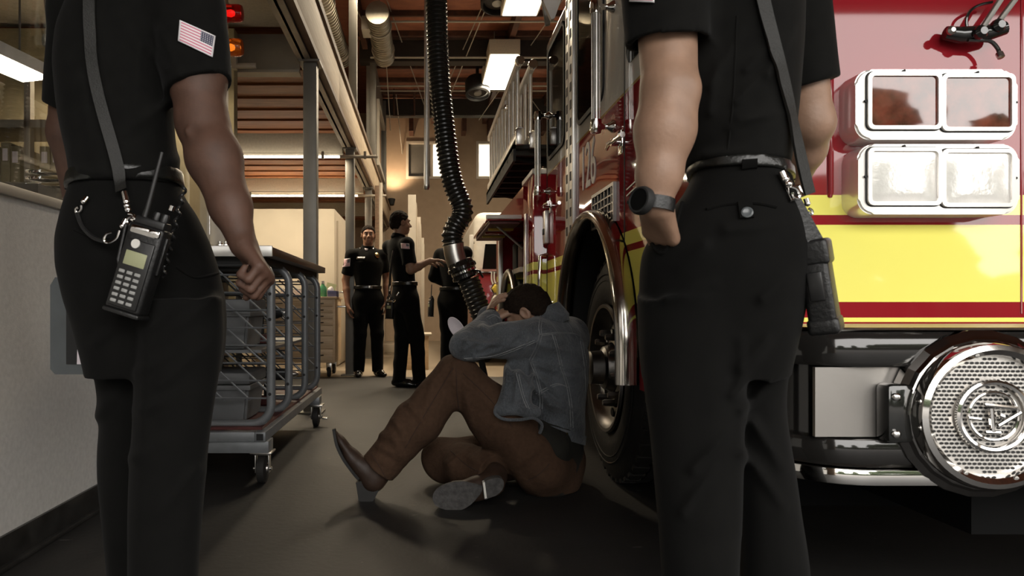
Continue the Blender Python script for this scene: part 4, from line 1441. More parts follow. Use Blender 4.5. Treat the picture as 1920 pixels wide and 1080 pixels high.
def engine():
    t = E('fire_engine', 'red and yellow fire engine with the number 126, parked nose to the open bay', 'fire engine', (2.0, 4.0, 0))
    Y0, Y1, ZB, ZT = 1.95, 4.80, .5, 2.66
    cy, cz, ar = 3.37, .63, .637
    # cab shell with the wheel opening
    poly = [(Y0, ZB), (cy - ar, ZB)] + [(cy - ar * math.cos(a), cz + ar * math.sin(a)) for a in np.linspace(0, PI, 25)] + [(cy + ar, ZB), (Y1, ZB), (Y1, ZT), (Y0, ZT)]
    bm = prism([(XS, y, z) for y, z in poly], (2.42, 0, 0))
    eg = []
    for e in bm.edges:
        a, b = e.verts[0].co, e.verts[1].co
        if abs(a.y - Y0) < 1e-4 and abs(b.y - Y0) < 1e-4 and abs(a.x - b.x) < 1e-4:
            eg.append(e)
        elif abs(a.z - ZT) < 1e-4 and abs(b.z - ZT) < 1e-4:
            eg.append(e)
    bmesh.ops.bevel(bm, geom=eg, offset=.1, segments=6, affect='EDGES', profile=.5)
    cab = ob('cab', bm, 'paint', t)
    # wheel housing
    hs = []
    arc = [(cy - ar, ZB)] + [(cy - ar * math.cos(a), cz + ar * math.sin(a)) for a in np.linspace(0, PI, 25)] + [(cy + ar, ZB)]
    bm = bmesh.new()
    a_ = [bm.verts.new((XS + .001, y, z)) for y, z in arc]
    b_ = [bm.verts.new((XS + .62, y, z)) for y, z in arc]
    a2 = [bm.verts.new((XS + .001, cy + (y - cy) * .985, cz + (z - cz) * .985)) for y, z in arc]
    b2 = [bm.verts.new((XS + .62, cy + (y - cy) * .985, cz + (z - cz) * .985)) for y, z in arc]
    for i in range(len(arc) - 1):
        bm.faces.new((a2[i], a2[i + 1], b2[i + 1], b2[i]))
    bm.faces.new(b2)
    ob('wheel_housing', bm, 'black', t)
    # chrome fender
    R, c2 = .615, .635
    path = [(2.755, .517), (2.755, .57)] + [(cy - R * math.cos(a), c2 + R * math.sin(a)) for a in np.linspace(0, PI, 40)] + [(cy + R, .57), (cy + R, .517)]
    bm = bmesh.new()
    rows = []
    for i, (y, z) in enumerate(path):
        y2, z2 = path[min(i + 1, len(path) - 1)]
        y1, z1 = path[max(i - 1, 0)]
        tn = Vector((0, y2 - y1, z2 - z1)).normalized()
        nn = Vector((0, -tn.z, tn.y))
        rows.append([bm.verts.new(Vector((.788 + .047 * math.cos(a), y, z)) + nn * (.027 * math.sin(a))) for a in np.linspace(0, 2 * PI, 17)[:-1]])
    for a, b in zip(rows, rows[1:]):
        for k in range(16):
            bm.faces.new((a[k], a[(k + 1) % 16], b[(k + 1) % 16], b[k]))
    bm.faces.new(rows[0])
    bm.faces.new(rows[-1])
    ob('wheel_fender', bm, 'satin_fender', t)
    # wheels
    def wheel(x0, y, r, name='wheel'):
        z = r
        pr = [(.30, .02), (.33, .0), (.38, -.004), (.45, .004), (r - .03, .022), (r - .008, .035), (r, .05)]
        for k in range(4):
            a = .05 + k * .056
            pr += [(r, a), (r, a + .04), (r - .014, a + .042), (r - .014, a + .054)]
        pr += [(r, .275), (r - .01, .29), (.45, .31), (.33, .31), (.3, .29), (.3, .02)]
        w = ob('tyre', lathe(pr, (x0, y, z), (1, 0, 0), 56), 'rubber', t)
        bm = None
        for k in range(44):
            a = k / 44 * 2 * PI
            m4 = Matrix.Translation((x0, y, z)) @ Matrix.Rotation(a, 4, 'X')
            bm = box(.03, .1, -.026, .012, r - .02, r + .003, .003, bm, 1, m4)
            bm = box(.21, .28, -.012, .026, r - .02, r + .003, .003, bm, 1, m4)
        ob('tread_blocks', bm, 'rubber', w, kind='stuff')
        for rr in (.37, .41, .44):
            ob('sidewall_ring', lathe([(rr, -.004), (rr + .004, -.007), (rr + .008, -.004)], (x0 + .004, y, z), (1, 0, 0), 48), 'rubber', w)
        rim = ob('rim', lathe([(.305, .0), (.3, -.012), (.285, -.01), (.275, .03), (.24, .06), (.2, .05), (.12, .03), (.12, .09), (.3, .09)], (x0, y, z), (1, 0, 0), 48), 'satin_dark', t)
        ob('hub', lathe([(0, -.085), (.06, -.085), (.078, -.075), (.082, -.02), (.1, -.01), (.115, .03), (0, .03)], (x0, y, z), (1, 0, 0), 32), 'satin_dark', t)
        for k in range(10):
            a = k / 10 * 2 * PI + .15
            ob('lug_nut', lathe([(0, -.05), (.012, -.05), (.017, -.04), (.018, 0), (.024, .005), (.024, .02), (0, .02)], (x0 + .03, y + .165 * math.cos(a), z + .165 * math.sin(a)), (1, 0, 0), 6), 'satin_dark', rim)
        for k in range(10):
            a = k / 10 * 2 * PI
            ob('hand_hole', lathe([(0, 0), (.022, 0), (.022, .004), (0, .004)], (x0 + .053, y + .235 * math.cos(a), z + .235 * math.sin(a)), (-1, 0, 0), 12), 'black', rim)
    wheel(.862, cy, .53)
    wheel(.80, 6.35, .53)
    # chassis
    bm = box(1.25, 3.0, 1.62, 7.2, .3, .5)
    box(1.05, 3.1, 3.25, 3.5, .42, .62, bm=bm)
    ob('chassis', bm, 'underbody', t)
    ob('under_bumper_shade', box(.95, 3.1, 2.35, 2.5, .16, .5), 'underbody', t)  # dark panel added to keep the space under the bumper black
    # side windows
    for ya, yb, za, zb in ((4.16, 4.73, 1.78, 2.52), (3.26, 3.82, 1.78, 2.54)):
        cyy, czz = (ya + yb) / 2, (za + zb) / 2
        o = rrect(yb - ya, zb - za, .07)
        i = rrect(yb - ya - .05, zb - za - .05, .05)
        ob('window_gasket', ring_prism([(XS + .004, cyy + u, czz + v) for u, v in o], [(XS + .004, cyy + u, czz + v) for u, v in i], (-.014, 0, 0)), 'black', t)
        ob('window_glass', prism([(XS - .002, cyy + u, czz + v) for u, v in i], (-.004, 0, 0)), 'glass_dark', t)
    for ya in (2.2,):
        o = rrect(.8, .74, .08)
        ob('window_glass', prism([(XS + .002, 2.62 + u * .7, 2.17 + v) for u, v in o], (-.006, 0, 0)), 'glass_dark', t)
    # windscreen and its frame, on the front above the belt line
    o = rrect(2.1, .75, .1)
    i = rrect(2.02, .67, .08)
    ob('windscreen_frame', ring_prism([(2.04 + u, Y0 + .004, 2.2 + v) for u, v in o], [(2.04 + u, Y0 + .004, 2.2 + v) for u, v in i], (0, -.02, 0)), 'black', t)
    ob('windscreen', prism([(2.04 + u, Y0 + .002, 2.2 + v) for u, v in i], (0, -.008, 0)), 'glass_dark', t)
    # hinge strip
    for ya, yb in ((3.865, 3.955), (3.965, 4.055)):
        h = ob('hinge_strip', box(XS - .022, XS + .004, ya, yb, 1.09, 2.57, .004), 'alum', t)
        for k in range(15):
            z = 1.12 + k * .0985
            ob('hinge_slot', box(XS - .024, XS - .02, ya + .028, ya + .06, z, z + .05), 'black', h)
    # door joint lines
    ob('door_seam', box(XS - .002, XS + .002, 2.93, 2.94, 1.05, 2.55), 'black', t)
    ob('door_seam', box(XS - .002, XS + .002, 4.775, 4.785, .6, 2.55), 'black', t)
    # grab rails
    for y, za, zb, rr in ((3.105, 1.60, 2.14, .019), (4.69, 1.575, 2.09, .019)):
        x = .752
        g = ob('grab_rail', cyl((x, y, za), (x, y, zb), rr, 20), 'alum', t)
        for k in range(10):
            a = k / 10 * 2 * PI
            ob('rail_flute', cyl((x + rr * math.cos(a), y + rr * math.sin(a), za + .04), (x + rr * math.cos(a), y + rr * math.sin(a), zb - .04), .0025, 5), 'chrome', g)
        for z in (za, zb):
            s = 1 if z == zb else -1
            ob('rail_bracket', lathe([(0, -.01), (.024, -.008), (.026, .03), (.022, .05), (0, .055)], (x, y, z - s * .03), (0, 0, s), 18), 'chrome', g)
            ob('rail_stand', lathe([(.012, 0), (.024, .012), (.012, .03), (.012, .05), (.026, .07), (.028, .078), (0, .078)], (x, y, z - s * .008), (1, 0, 0), 16), 'chrome', g)
    # door handles
    for y, z in ((2.98, 1.51), (4.66, 1.485)):
        hd = ob('door_handle', tube([(XS - .035, y - .14, z), (XS - .04, y - .06, z), (XS - .04, y + .06, z + .004), (XS - .03, y + .12, z)], [.012, .011, .011, .009], 10), 'chrome', t)
        ob('handle_post', cyl((XS + .002, y, z), (XS - .045, y, z), .016, 12), 'chrome', hd)
        ob('handle_plate', box(XS - .008, XS + .002, y - .03, y + .03, z - .05, z + .05, .004), 'chrome', hd)
    ob('latch_plate', box(XS - .03, XS + .0, 4.70, 4.78, 1.24, 1.46, .006), 'alum', t)
    ob('latch_plate', box(XS - .036, XS - .028, 4.715, 4.765, 1.30, 1.34, .003), 'black', t)
    ob('grab_loop', tube([(XS, 4.76, 1.17), (XS - .05, 4.76, 1.16), (XS - .055, 4.76, 1.0), (XS - .055, 4.76, .86), (XS, 4.76, .84)], .014, 10), 'chrome', t)
    # number
    def text(name, s, size, mw, mat, ext=.002, xs=1):
        c = bpy.data.curves.new(name, 'FONT')
        c.body = s
        c.size = size
        c.extrude = ext
        tmp = bpy.data.objects.new('tmp_text', c)
        COL.objects.link(tmp)
        dg = bpy.context.evaluated_depsgraph_get()
        me = bpy.data.meshes.new_from_object(tmp.evaluated_get(dg))
        bpy.data.objects.remove(tmp)
        bpy.data.curves.remove(c)
        me.transform(mw @ Matrix.Diagonal((xs, 1, 1, 1)))
        me.name = name
        return link(name, me, mat, t, smooth=False, label='silver number 126')
    m = Matrix(((0, 0, -1, XS - .002), (-1, 0, 0, 3.745), (0, 1, 0, 1.425), (0, 0, 0, 1)))
    text('number_decal', '126', .33, m, 'numsilver', xs=.66)
    # vent grille
    g = ob('vent_grille', ring_prism([(XS, y, z) for y, z in ((3.06, 1.19), (3.46, 1.19), (3.46, 1.36), (3.06, 1.36))], [(XS, y, z) for y, z in ((3.075, 1.2), (3.445, 1.2), (3.445, 1.345), (3.075, 1.345))], (-.014, 0, 0)), 'satin_dark', t)
    ob('vent_back', box(XS - .004, XS, 3.07, 3.45, 1.2, 1.35), 'black', g)
    for k in range(6):
        ob('grille_bar', box(XS - .012, XS - .004, 3.1 + k * .06, 3.108 + k * .06, 1.2, 1.35), 'satin_dark', g)
    for k in range(3):
        ob('grille_bar', box(XS - .012, XS - .004, 3.07, 3.45, 1.235 + k * .036, 1.241 + k * .036), 'satin_dark', g)
    # pinstripes near the front corner
    for z in (1.30, 1.325):
        ob('pinstripe', prism([(XS - .001, 2.62, z), (XS - .001, 2.9, z - .03), (XS - .001, 2.9, z - .025), (XS - .001, 2.62, z + .006)], (-.002, 0, 0)), 'numsilver', t)
    # ---------------- front
    s = Y0 / F
    fx = lambda x: (x - VX) * s
    fz = lambda y: H + (VY - y) * s
    ob('corner_moulding', tube([(fx(1556), Y0 + .002, fz(100)), (fx(1556), Y0 - .004, fz(106)), (fx(1556), Y0 - .004, fz(362)), (fx(1556), Y0 + .002, fz(368))], .0075, 10), 'red_trim', t)
    ob('panel_seam', box(fx(1913), fx(1913) + .005, Y0 - .003, Y0 + .002, .8, 1.72, .002), 'red_trim', t)
    dx = .0
    lens_up, lens_lo = 'lens_amber', 'lens_clear'
    for (xa, ya, xb, yb, lens, lab) in ((1600, 130, 1908, 262, lens_up, 'amber tinted pair of warning lamps'), (1605, 270, 1912, 402, lens_lo, 'clear pair of headlamps')):
        k = .94                                    # the unit stands proud of the face
        d = .075
        yf = Y0 - d
        s2 = yf / F
        ux = lambda x: (x - VX) * s2
        uz = lambda y: H + (VY - y) * s2
        cx, czz = (ux(xa + 4) + ux(xb)) / 2, (uz(ya) + uz(yb)) / 2
        w, h = ux(xb) - ux(xa + 4), uz(ya) - uz(yb)
        o = rrect(w, h, .042, 8)
        bz = prism([(cx + u, yf, czz + v) for u, v in o], (0, d + .01, 0))
        bmesh.ops.bevel(bz, geom=[e for e in bz.edges if all(abs(v.co.y - yf) < 1e-5 for v in e.verts)], offset=.005, segments=3, affect='EDGES')
        hu = ob('headlight_housing', bz, 'chrome_lt', t, label=lab)
        for q, (la, lb) in enumerate(((1630, 1757), (1768, 1894))):
            lt, lbm = (142, 238) if ya == 130 else (283, 380)
            if q:
                lt, lbm = lt + 3, lbm + 3
            lx, lz = (ux(la) + ux(lb)) / 2, (uz(lt) + uz(lbm)) / 2
            lw, lh = ux(lb) - ux(la), uz(lt) - uz(lbm)
            o1 = rrect(lw + .016, lh + .016, .016)
            i1 = rrect(lw - .004, lh - .004, .01)
            o2 = rrect(lw + .022, lh + .022, .018)
            ob('lamp_recess', ring_prism([(lx + u, yf - .0015, lz + v) for u, v in o2], [(lx + u, yf - .0015, lz + v) for u, v in o1], (0, .003, 0)), 'black', hu)
            ob('lamp_rim', ring_prism([(lx + u, yf - .009, lz + v) for u, v in o1], [(lx + u, yf - .009, lz + v) for u, v in i1], (0, .012, 0)), 'chrome_lt', hu)
            # slightly domed lens
            bm = bmesh.new()
            nx, nz = 14, 10
            gr = []
            for j in range(nz + 1):
                row = []
                for i2 in range(nx + 1):
                    u, v = i2 / nx * 2 - 1, j / nz * 2 - 1
                    row.append(bm.verts.new((lx + u * (lw / 2 - .002), yf - .003 - (.0004 if ya == 130 else .003) * (1 - u ** 4) * (1 - v ** 4), lz + v * (lh / 2 - .002))))
                gr.append(row)
            for j in range(nz):
                for i2 in range(nx):
                    bm.faces.new((gr[j][i2], gr[j][i2 + 1], gr[j + 1][i2 + 1], gr[j + 1][i2]))
            ob('lamp_lens', bm, lens, hu)
            for (sx, sz) in ((lx, lz + lh / 2 + .012), (lx - lw / 2 - .012 if q == 0 else lx + lw / 2 + .012, lz)):
                ob('lamp_screw', cyl((sx, yf - .006, sz), (sx, yf + .002, sz), .0035, 8), 'black', hu)
    # a strip of yellow under the lamps is paint; wiper gear at the top right
    b = P(1785, 62, Y0 - .02)
    wp = ob('wiper_base', tube([P(1772, 62, 1.925), P(1800, 66, 1.92), P(1850, 62, 1.91), P(1885, 52, 1.9)], [.018, .022, .022, .018], 12), 'black_gloss', t)
    ob('wiper_bolt', lathe([(0, 0), (.012, 0), (.012, .006), (.006, .012), (0, .012)], P(1782, 58, 1.905), (0, -1, 0), 14), 'satin', wp)
    for a, c in (((1838, 58), (1905, -45)), ((1868, 46), (1955, -70))):
        ob('wiper_link', box(-.008, .008, -.006, .006, 0, (P(*c, 1.9) - P(*a, 1.9)).length, .003, mx=Matrix.Translation(P(*a, 1.89)) @ frame_z(P(*c, 1.88) - P(*a, 1.89)).to_4x4()), 'steel_gray', wp)
    for a in ((1835, 62), (1868, 50)):
        ob('pivot_nut', lathe([(0, 0), (.018, 0), (.018, .012), (.01, .02), (0, .02)], P(*a, 1.895), (0, -1, 0), 12), 'black_gloss', wp)
    ob('washer_hose', tube(catmull([P(x, y, 1.905) for x, y in ((1815, 75), (1840, 76), (1858, 78), (1870, 90), (1874, 100))], 4), .005, 8), 'black_gloss', wp)
    ob('washer_nozzle', lathe([(0, -.008), (.009, -.006), (.009, .008), (0, .012)], P(1875, 103, 1.9), (0, -.5, -1), 10), 'satin', wp)
    ob('hose_loop', tube(catmull([P(x, y, 1.92) for x, y in ((1815, 60), (1812, 40), (1818, 22), (1835, 10), (1860, 4))], 5), .004, 8), 'black_gloss', wp)
    # ---------------- bumper
    YB, XB = 1.45, .765
    rr = .16
    path = [((XB, 2.35, 0), (-1, 0, 0)), ((XB, YB + rr, 0), (-1, 0, 0))]
    for a in np.linspace(0, PI / 2, 9)[1:]:
        path.append(((XB + rr - rr * math.cos(a), YB + rr - rr * math.sin(a), 0), (-math.cos(a), -math.sin(a), 0)))
    path.append(((3.35, YB, 0), (0, -1, 0)))
    prof = [(-.03, .772), (-.012, .768), (-.002, .755), (0, .735), (0, .705), (-.004, .697), (-.03, .695), (-.03, .548), (-.004, .546), (0, .538), (0, .50), (-.008, .489), (-.12, .487), (-.12, .772)]
    ob('bumper', sweep(prof, path), 'bumper_dark_reflect', t)
    ob('bumper_strip', sweep([(.004, .485), (.008, .47), (.004, .455), (-.01, .451), (-.1, .451), (-.1, .487), (-.01, .487)], path), 'chrome', t)
    ob('bumper_plate', box(P(1527, 0, 1.475).x, 1.95, YB + .022, YB + .032, .55, .694), 'plate_steel', t)
    ob('bumper_deck', box(XB + .1, 3.3, YB + .03, Y0 + .02, .755, .773), 'satin', t)
    ob('deck_edge', sweep([(-.004, .772), (-.006, .777), (-.03, .777), (-.03, .772)], path[1:]), 'chrome', t)
    # siren
    c = P(1865, 781, 1.40)
    ax = Vector((-.05, -1, 0)).normalized()
    base = c - ax * .07
    ob('siren_mount', box(c.x - .19, c.x - .125, 1.43, 1.478, c.z - .06, c.z + .06, .012), 'black_gloss', t)
    for q in (.035, -.04):
        ob('mount_bolt', lathe([(0, 0), (.008, 0), (.008, .008), (.004, .011), (0, .011)], (c.x - .176, 1.432, c.z + q), (0, -1, 0), 12), 'chrome', t)
    ob('siren_body', lathe([(0, -.0), (.166, 0), (.17, .01), (.17, .032), (.158, .04), (.152, .046), (.148, .048), (0, .048)], base, ax, 22), 'chrome_dk', t, smooth=False)
    sr = ob('siren_ring', lathe([(.118, .052), (.122, .072), (.132, .08), (.142, .076), (.148, .06), (.147, .04), (.118, .04), (.118, .052)], base, ax, 56), 'chrome', t)
    ob('siren_grille', lathe([(0, .05), (.12, .05), (.12, .056), (0, .060)], base, ax, 48), 'grille_steel', t)
    Rm = frame_z(ax)
    bm = bmesh.new()
    p = .0098
    for i in range(-13, 14):
        for j in range(-15, 16):
            u, v = i * p + (p / 2 if j % 2 else 0), j * p * .82
            r2 = u * u + v * v
            if r2 > .114 ** 2 or .058 ** 2 < r2 < .074 ** 2:
                continue
            o = base + Rm @ Vector((u, v, .0611 - .004 * math.sqrt(r2) / .12))
            vs = [bm.verts.new(o + Rm @ Vector((.0042 * math.cos(a), .0027 * math.sin(a), 0))) for a in np.linspace(0, 2 * PI, 9)[:-1]]
            bm.faces.new(vs)
    ob('siren_perforation', bm, 'black', t, kind='stuff')
    for k in range(8):
        a = k * PI / 4 + .3
        ob('ring_screw', lathe([(0, 0), (.005, 0), (.004, .003), (0, .004)], base + Rm @ Vector((.126 * math.cos(a), .126 * math.sin(a), .074)), ax, 10), 'satin', sr)
    hz = .066

    def tor(R0, r0, z):
        return tube([base + Rm @ Vector((R0 * math.cos(a), R0 * math.sin(a), z)) for a in np.linspace(0, 2 * PI, 41)[:-1]], r0, 8, closed=True)
    em = ob('siren_emblem', tor(.067, .0068, hz), 'chrome', t, label='round chrome emblem with a slanted letter')
    ob('emblem_inner_ring', tor(.047, .0038, hz), 'chrome', em)
    s3 = 1.40 / F

    def q3(x, y):
        return Vector(((x / 3.37 + 1700 - VX) * s3, 0, H + (VY - (y / 3.37 + 620)) * s3)) * 1 + Vector((0, base.y - .068, 0))
    for (a, b_, w) in (((490, 468), (695, 490), .0052), ((535, 490), (548, 640), .0056), ((498, 642), (592, 646), .0045), ((582, 602), (722, 518), .0045), ((585, 535), (612, 545), .006), ((470, 560), (392, 552), .004)):
        ob('emblem_bar', tube([q3(*a), q3(*b_)], w, 8), 'chrome', em)
    # ---------------- roof gear
    ob('roof_board', prism([P(x, y, 4.3) for x, y in ((1018, 0), (1052, 0), (1040, 34), (1034, 36))], (0, .04, 0)), 'white', t)
    ob('roof_brace', box(-.015, .015, -.015, .015, 0, .42, .004, mx=Matrix.Translation(P(1027, 48, 4.5)) @ Matrix.Rotation(-.15, 4, 'Y')), 'steel_gray', t)
    ob('light_bar', box(1.1, 3.0, 2.6, 2.95, 2.68, 2.86, .03), 'redlens', t)
    # ---------------- body behind the cab
    XBd = .75
    ys, ye = 4.86, 7.35
    bm = box(XBd, 3.28, ys, 5.36, .5, 1.73, .006)
    ob('body_front_pillar', bm, 'paint_red', t)
    ob('body_cap', box(XBd - .01, 3.29, ys - .015, 5.36, 1.73, 1.765, .005), 'white', t)
    ob('body_top', box(XBd, 3.28, 5.36, ye, 1.5, 1.73), 'paint_red', t)
    bm = box(XBd, 3.28, 5.36, 5.74, .5, .92)
    box(XBd, 3.28, 6.96, ye, .5, 1.5, bm=bm)
    ob('body_lower', bm, 'paint_red', t)
    ob('body_inner', box(1.35, 3.2, 5.36, 6.96, .9, 1.5), 'black', t)
    ob('body_floor', box(XBd + .02, 1.4, 5.7, 6.98, 1.10, 1.14), 'satin', t)
    ob('rear_fender', tube([(.76, 6.35 - .6 * math.cos(a), .55 + .58 * math.sin(a)) for a in np.linspace(0.05, PI - .05, 24)], .03, 10), 'satin', t)
    ob('hinge_strip', box(XBd - .012, XBd, 5.17, 5.24, .62, 1.5, .003), 'alum', t)
    h = ob('body_post', box(XBd - .02, XBd + .02, 6.92, 7.0, .5, 1.5, .004), 'alum', t)
    for k in range(3):
        z = 1.14 + .0
        y = 5.75 + k * .4
        ob('stowed_tool', box(.85, 1.2, y, y + .28, z, z + .2 + .04 * k, .02), ('steel_gray', 'maroon', 'black')[k], t)
    ob('upper_box', box(1.05, 3.1, 4.9, ye, 1.765, 2.05), 'black', t)
    # lifted compartment door
    d = ob('lifted_door', box(.48, .755, 5.38, 6.86, 1.475, 1.495, .004), 'paint_red', t)
    ob('door_lip', box(.47, .74, 5.36, 5.385, 1.485, 1.515, .003), 'white', d)
    ob('door_pan', box(.5, .73, 5.42, 6.8, 1.45, 1.478, .004), 'maroon', d)
    ob('gas_strut', cyl((.56, 5.6, 1.47), (.78, 5.6, 1.28), .009, 8), 'satin', d)
    for y, c0 in ((5.7, 'yellow_web'), (6.0, 'redlens'), (6.3, 'yellow_web')):
        ob('door_strap', box(.52, .72, y, y + .05, 1.435, 1.452, .002), c0, d)
    # ladder rack
    bm = box(.66, .98, 5.25, 7.5, 1.99, 2.02)
    box(.66, .68, 5.25, 7.5, 1.9, 2.02, bm=bm)
    ob('ladder_rack', bm, 'black', t)
    for k in range(8):
        ob('rack_slat', box(.66, .98, 5.3 + k * .29, 5.34 + k * .29, 1.95, 1.99), 'beam_dark', t)
    for y in (5.5, 7.2):
        ob('rack_arm', tube([(1.1, y, 1.8), (.95, y, 1.92), (.7, y, 1.97)], .018, 8), 'black', t)
    return t


def ladders():
    for n, (x, ya, yb, za, zb, lab) in enumerate(((.70, 5.2, 7.6, 2.10, 2.62, 'aluminium ladder on edge on the engine rack, the outer one'), (.80, 5.22, 7.4, 2.08, 2.60, 'aluminium ladder on edge on the engine rack, behind the outer one'))):
        t = E('ladder', lab, 'ladder', (x, ya, 2.02), group='ladders on the engine rack')
        for z in (za, zb):
            ob('side_rail', box(x - .02, x + .02, ya, yb, z - .03, z + .03, .008), 'alum', t)
            ob('end_cap', lathe([(0, 0), (.032, 0), (.036, .01), (.034, .05), (0, .05)], (x, ya - .03, z), (0, 1, 0), 16), 'chrome', t)
        y = ya + .12
        while y < yb - .05:
            ob('rung', cyl((x, y, za), (x, y, zb), .016, 10), 'alum', t)
            y += .26
        ob('ladder_latch', box(x - .045, x - .02, ya + .55, ya + .63, zb - .2, zb - .16, .004), 'chrome', t)
        ob('ladder_foot', box(x - .03, x + .03, ya - .04, ya + .0, za - .1, za + .02, .008), 'satin', t)
        for y in (ya + .3, yb - .4):
            ob('rack_rest', box(x - .015, x + .015, y - .02, y + .02, 2.022, za - .02), 'black', t)


def second_truck():
    Y = 10.2
    t = E('rescue_truck', 'second red and white fire vehicle parked at the far end of the bay', 'truck', (1.9, 11, 0))
    px = lambda x, y: P(x, y, Y)
    xa = .72
    bm = box(xa, 2.9, Y, Y + 3.2, 1.25, 2.19, .14, seg=5)
    ob('cab_upper', bm, 'white', t)
    bm = box(xa - .02, 2.92, Y - .25, Y + 3.2, .4, 1.30, .06, seg=3)
    ob('cab_lower', bm, 'truck_red', t)
    ob('windscreen', prism([(xa + .12, Y - .012, 1.36), (2.8, Y - .012, 1.36), (2.75, Y - .012, 1.72), (xa + .16, Y - .012, 1.72)], (0, .02, 0)), 'glass_dark', t)
    ob('bonnet_line', box(xa, 2.9, Y - .262, Y - .2, 1.29, 1.315, .004), 'chrome', t)
    for k in range(2):
        c = px(925 + k * 5, 530)
        ob('curved_stripe', tube(catmull([P(922 + k * 5, 510, Y - .26), P(922 + k * 5, 525, Y - .26), P(927 + k * 5, 538, Y - .26)], 4), .012, 6), 'white', t)
    for y, m in ((541, 'yellow_web'), (561, 'white')):
        c = P(931, y, Y - .27)
        lp = ob('marker_lamp', lathe([(0, 0), (.06, 0), (.07, .03), (.05, .06), (0, .07)], c + Vector((0, .02, 0)), (0, -1, 0), 6), m, t)
        ob('marker_bezel', lathe([(.07, 0), (.085, .01), (.085, .03), (.07, .035), (.07, 0)], c + Vector((0, .02, 0)), (0, -1, 0), 6), 'chrome', lp)
    ob('mirror_arm', tube([P(889, 455, Y - .2), P(884, 450, Y - .3), P(884, 520, Y - .3)], .015, 8), 'chrome', t)
    ob('mirror', box(-.03, .03, -.02, .02, -.16, .16, .01, mx=Matrix.Translation(P(884, 462, Y - .3))), 'white', t)
    ob('chrome_post', cyl(P(941, 455, Y - 1.0), P(941, 600, Y - 1.0), .035, 10), 'gold', t)
    for y in (Y + .4,):
        ob('tyre', lathe([(.2, .0), (.42, 0), (.45, .03), (.45, .22), (.42, .25), (.2, .25), (.2, 0)], (xa + .02, y, .45), (1, 0, 0), 30), 'rubber', t)
        ob('wheel_disc', lathe([(0, .03), (.1, .02), (.2, .05), (.2, .1), (0, .1)], (xa + .02, y, .45), (1, 0, 0), 24), 'satin', t)
    ob('front_bumper', box(xa - .02, 2.9, Y - .45, Y - .25, .38, .62, .03), 'chrome', t)
    ob('undercarriage', box(xa + .1, 2.8, Y, Y + 3, .25, .5), 'black', t)


def outdoors():
    hd = E('hedge', 'long clipped hedge added outside the open bay door to darken low reflections', 'hedge', (12, -36, 0))  # hedge added, unseen, so low reflections in the engine front stay dark
    b = None
    for k in range(26):
        b2 = bmesh.new()
        bmesh.ops.create_icosphere(b2, subdivisions=3, radius=1.9)
        for v in b2.verts:
            n = v.co.normalized()
            v.co *= 1 + .08 * math.sin(n.x * 11 + k) * math.sin(n.z * 9 + k * 2)
            v.co.z *= 1.2
            v.co += Vector((-20 + k * 2.6, -36 + .3 * math.sin(k * 2.1), 1.7))
        b = join(b, b2)
    ob('added_hedge_leaves', b, 'trees', hd)
    rs = np.random.RandomState(4)
    k_of = (9, 8, 7, 6, 5, 4)
    spots = ((-9, -28, 6.0), (1.5, -29, 6.5), (11, -26, 7.4), (18.6, -29, 9.4), (26, -26, 8.6), (34.5, -29, 8.8))
    for i, (x, y, h) in enumerate(spots):
        t = E('tree', 'leafy tree outside the open bay door, %s in the row from the engine side' % ORD[9 - k_of[i]], 'tree', (x, y, 0), group='trees outside the bay door')
        ob('trunk', tube([(x, y, -.05), (x + .1, y, h * .3), (x, y + .1, h * .6)], [.22, .17, .1], 8), 'bark', t)
        bm = bmesh.new()
        for k in range(9):
            b2 = bmesh.new()
            bmesh.ops.create_icosphere(b2, subdivisions=3, radius=rs.uniform(1.0, 1.7) * h / 6)
            off = Vector((rs.uniform(-1.4, 1.4) * h / 6, rs.uniform(-1.2, 1.2) * h / 6, h * rs.uniform(.32, .92)))
            for v in b2.verts:
                n = v.co.normalized()
                v.co *= 1 + .12 * math.sin(n.x * 9 + k) * math.sin(n.y * 8) + .1 * math.sin(n.z * 13 + n.x * 7)
                v.co += off + Vector((x, y, 0))
            join(bm, b2)
        ob('crown', bm, 'trees', t)


MT['glow_office'] = M('office_diffuser', (.9, .85, .75), .5, 0, 0, emit=(1, .9, .7), es=26)
MT['satin_fender'] = M('polished_fender', (.62, .58, .52), .16, 1, .15, 10)
MT['satin_dark'] = M('dark_steel_hub', (.2, .19, .18), .35, 1, .2, 10)
MT['numsilver'] = M('number_silver', (.75, .73, .68), .45, .0, .03)
MT['underbody'] = M('underbody_black', (.004, .004, .004), .9, 0, 0, spec=.1)
MT['red_trim'] = M('red_enamel_trim', RED, .2, 0, .03, coat=1)
MT['lens_amber'] = M('amber_lamp_lens', (.13, .03, .018), .03, 0, .6, 22, coat=1)
MT['lens_clear'] = M('clear_lamp_lens', (.93, .91, .87), .15, .3, .06, 30, bump=.06, bscale=50, coat=.5)
MT['chrome_lt'] = M('bright_chrome', (.93, .9, .86), .18, .45, .02)
MT['chrome_dk'] = M('dark_chrome', (.3, .29, .28), .12, 1, .05)
MT['bumper_dark_reflect'] = M('bumper_dark_reflection', (.014, .013, .012), .1, 0, .05, coat=.5)  # chrome bumper coloured black in place of its dark reflections
MT['plate_steel'] = M('brushed_plate', (.36, .34, .32), .42, 1, .1, 3, bump=.02, bscale=80)
MT['grille_steel'] = M('grille_steel', (.75, .72, .68), .35, .6, .08, 60)
MT['truck_red'] = M('truck_red', (.2, .012, .015), .25, 0, .05, coat=.8)
MT['yellow_web'] = M('yellow_webbing', (.55, .42, .06), .5, 0, .1)
# ================================================================ BUILD: setting
def struct(name, bm, mat, parent=None, **kw):
    return ob(name, bm, mat, parent, kind=None if parent is not None else 'structure', **kw)


BACK = 17.0
WALL_X = -1.32
CEIL = 5.36

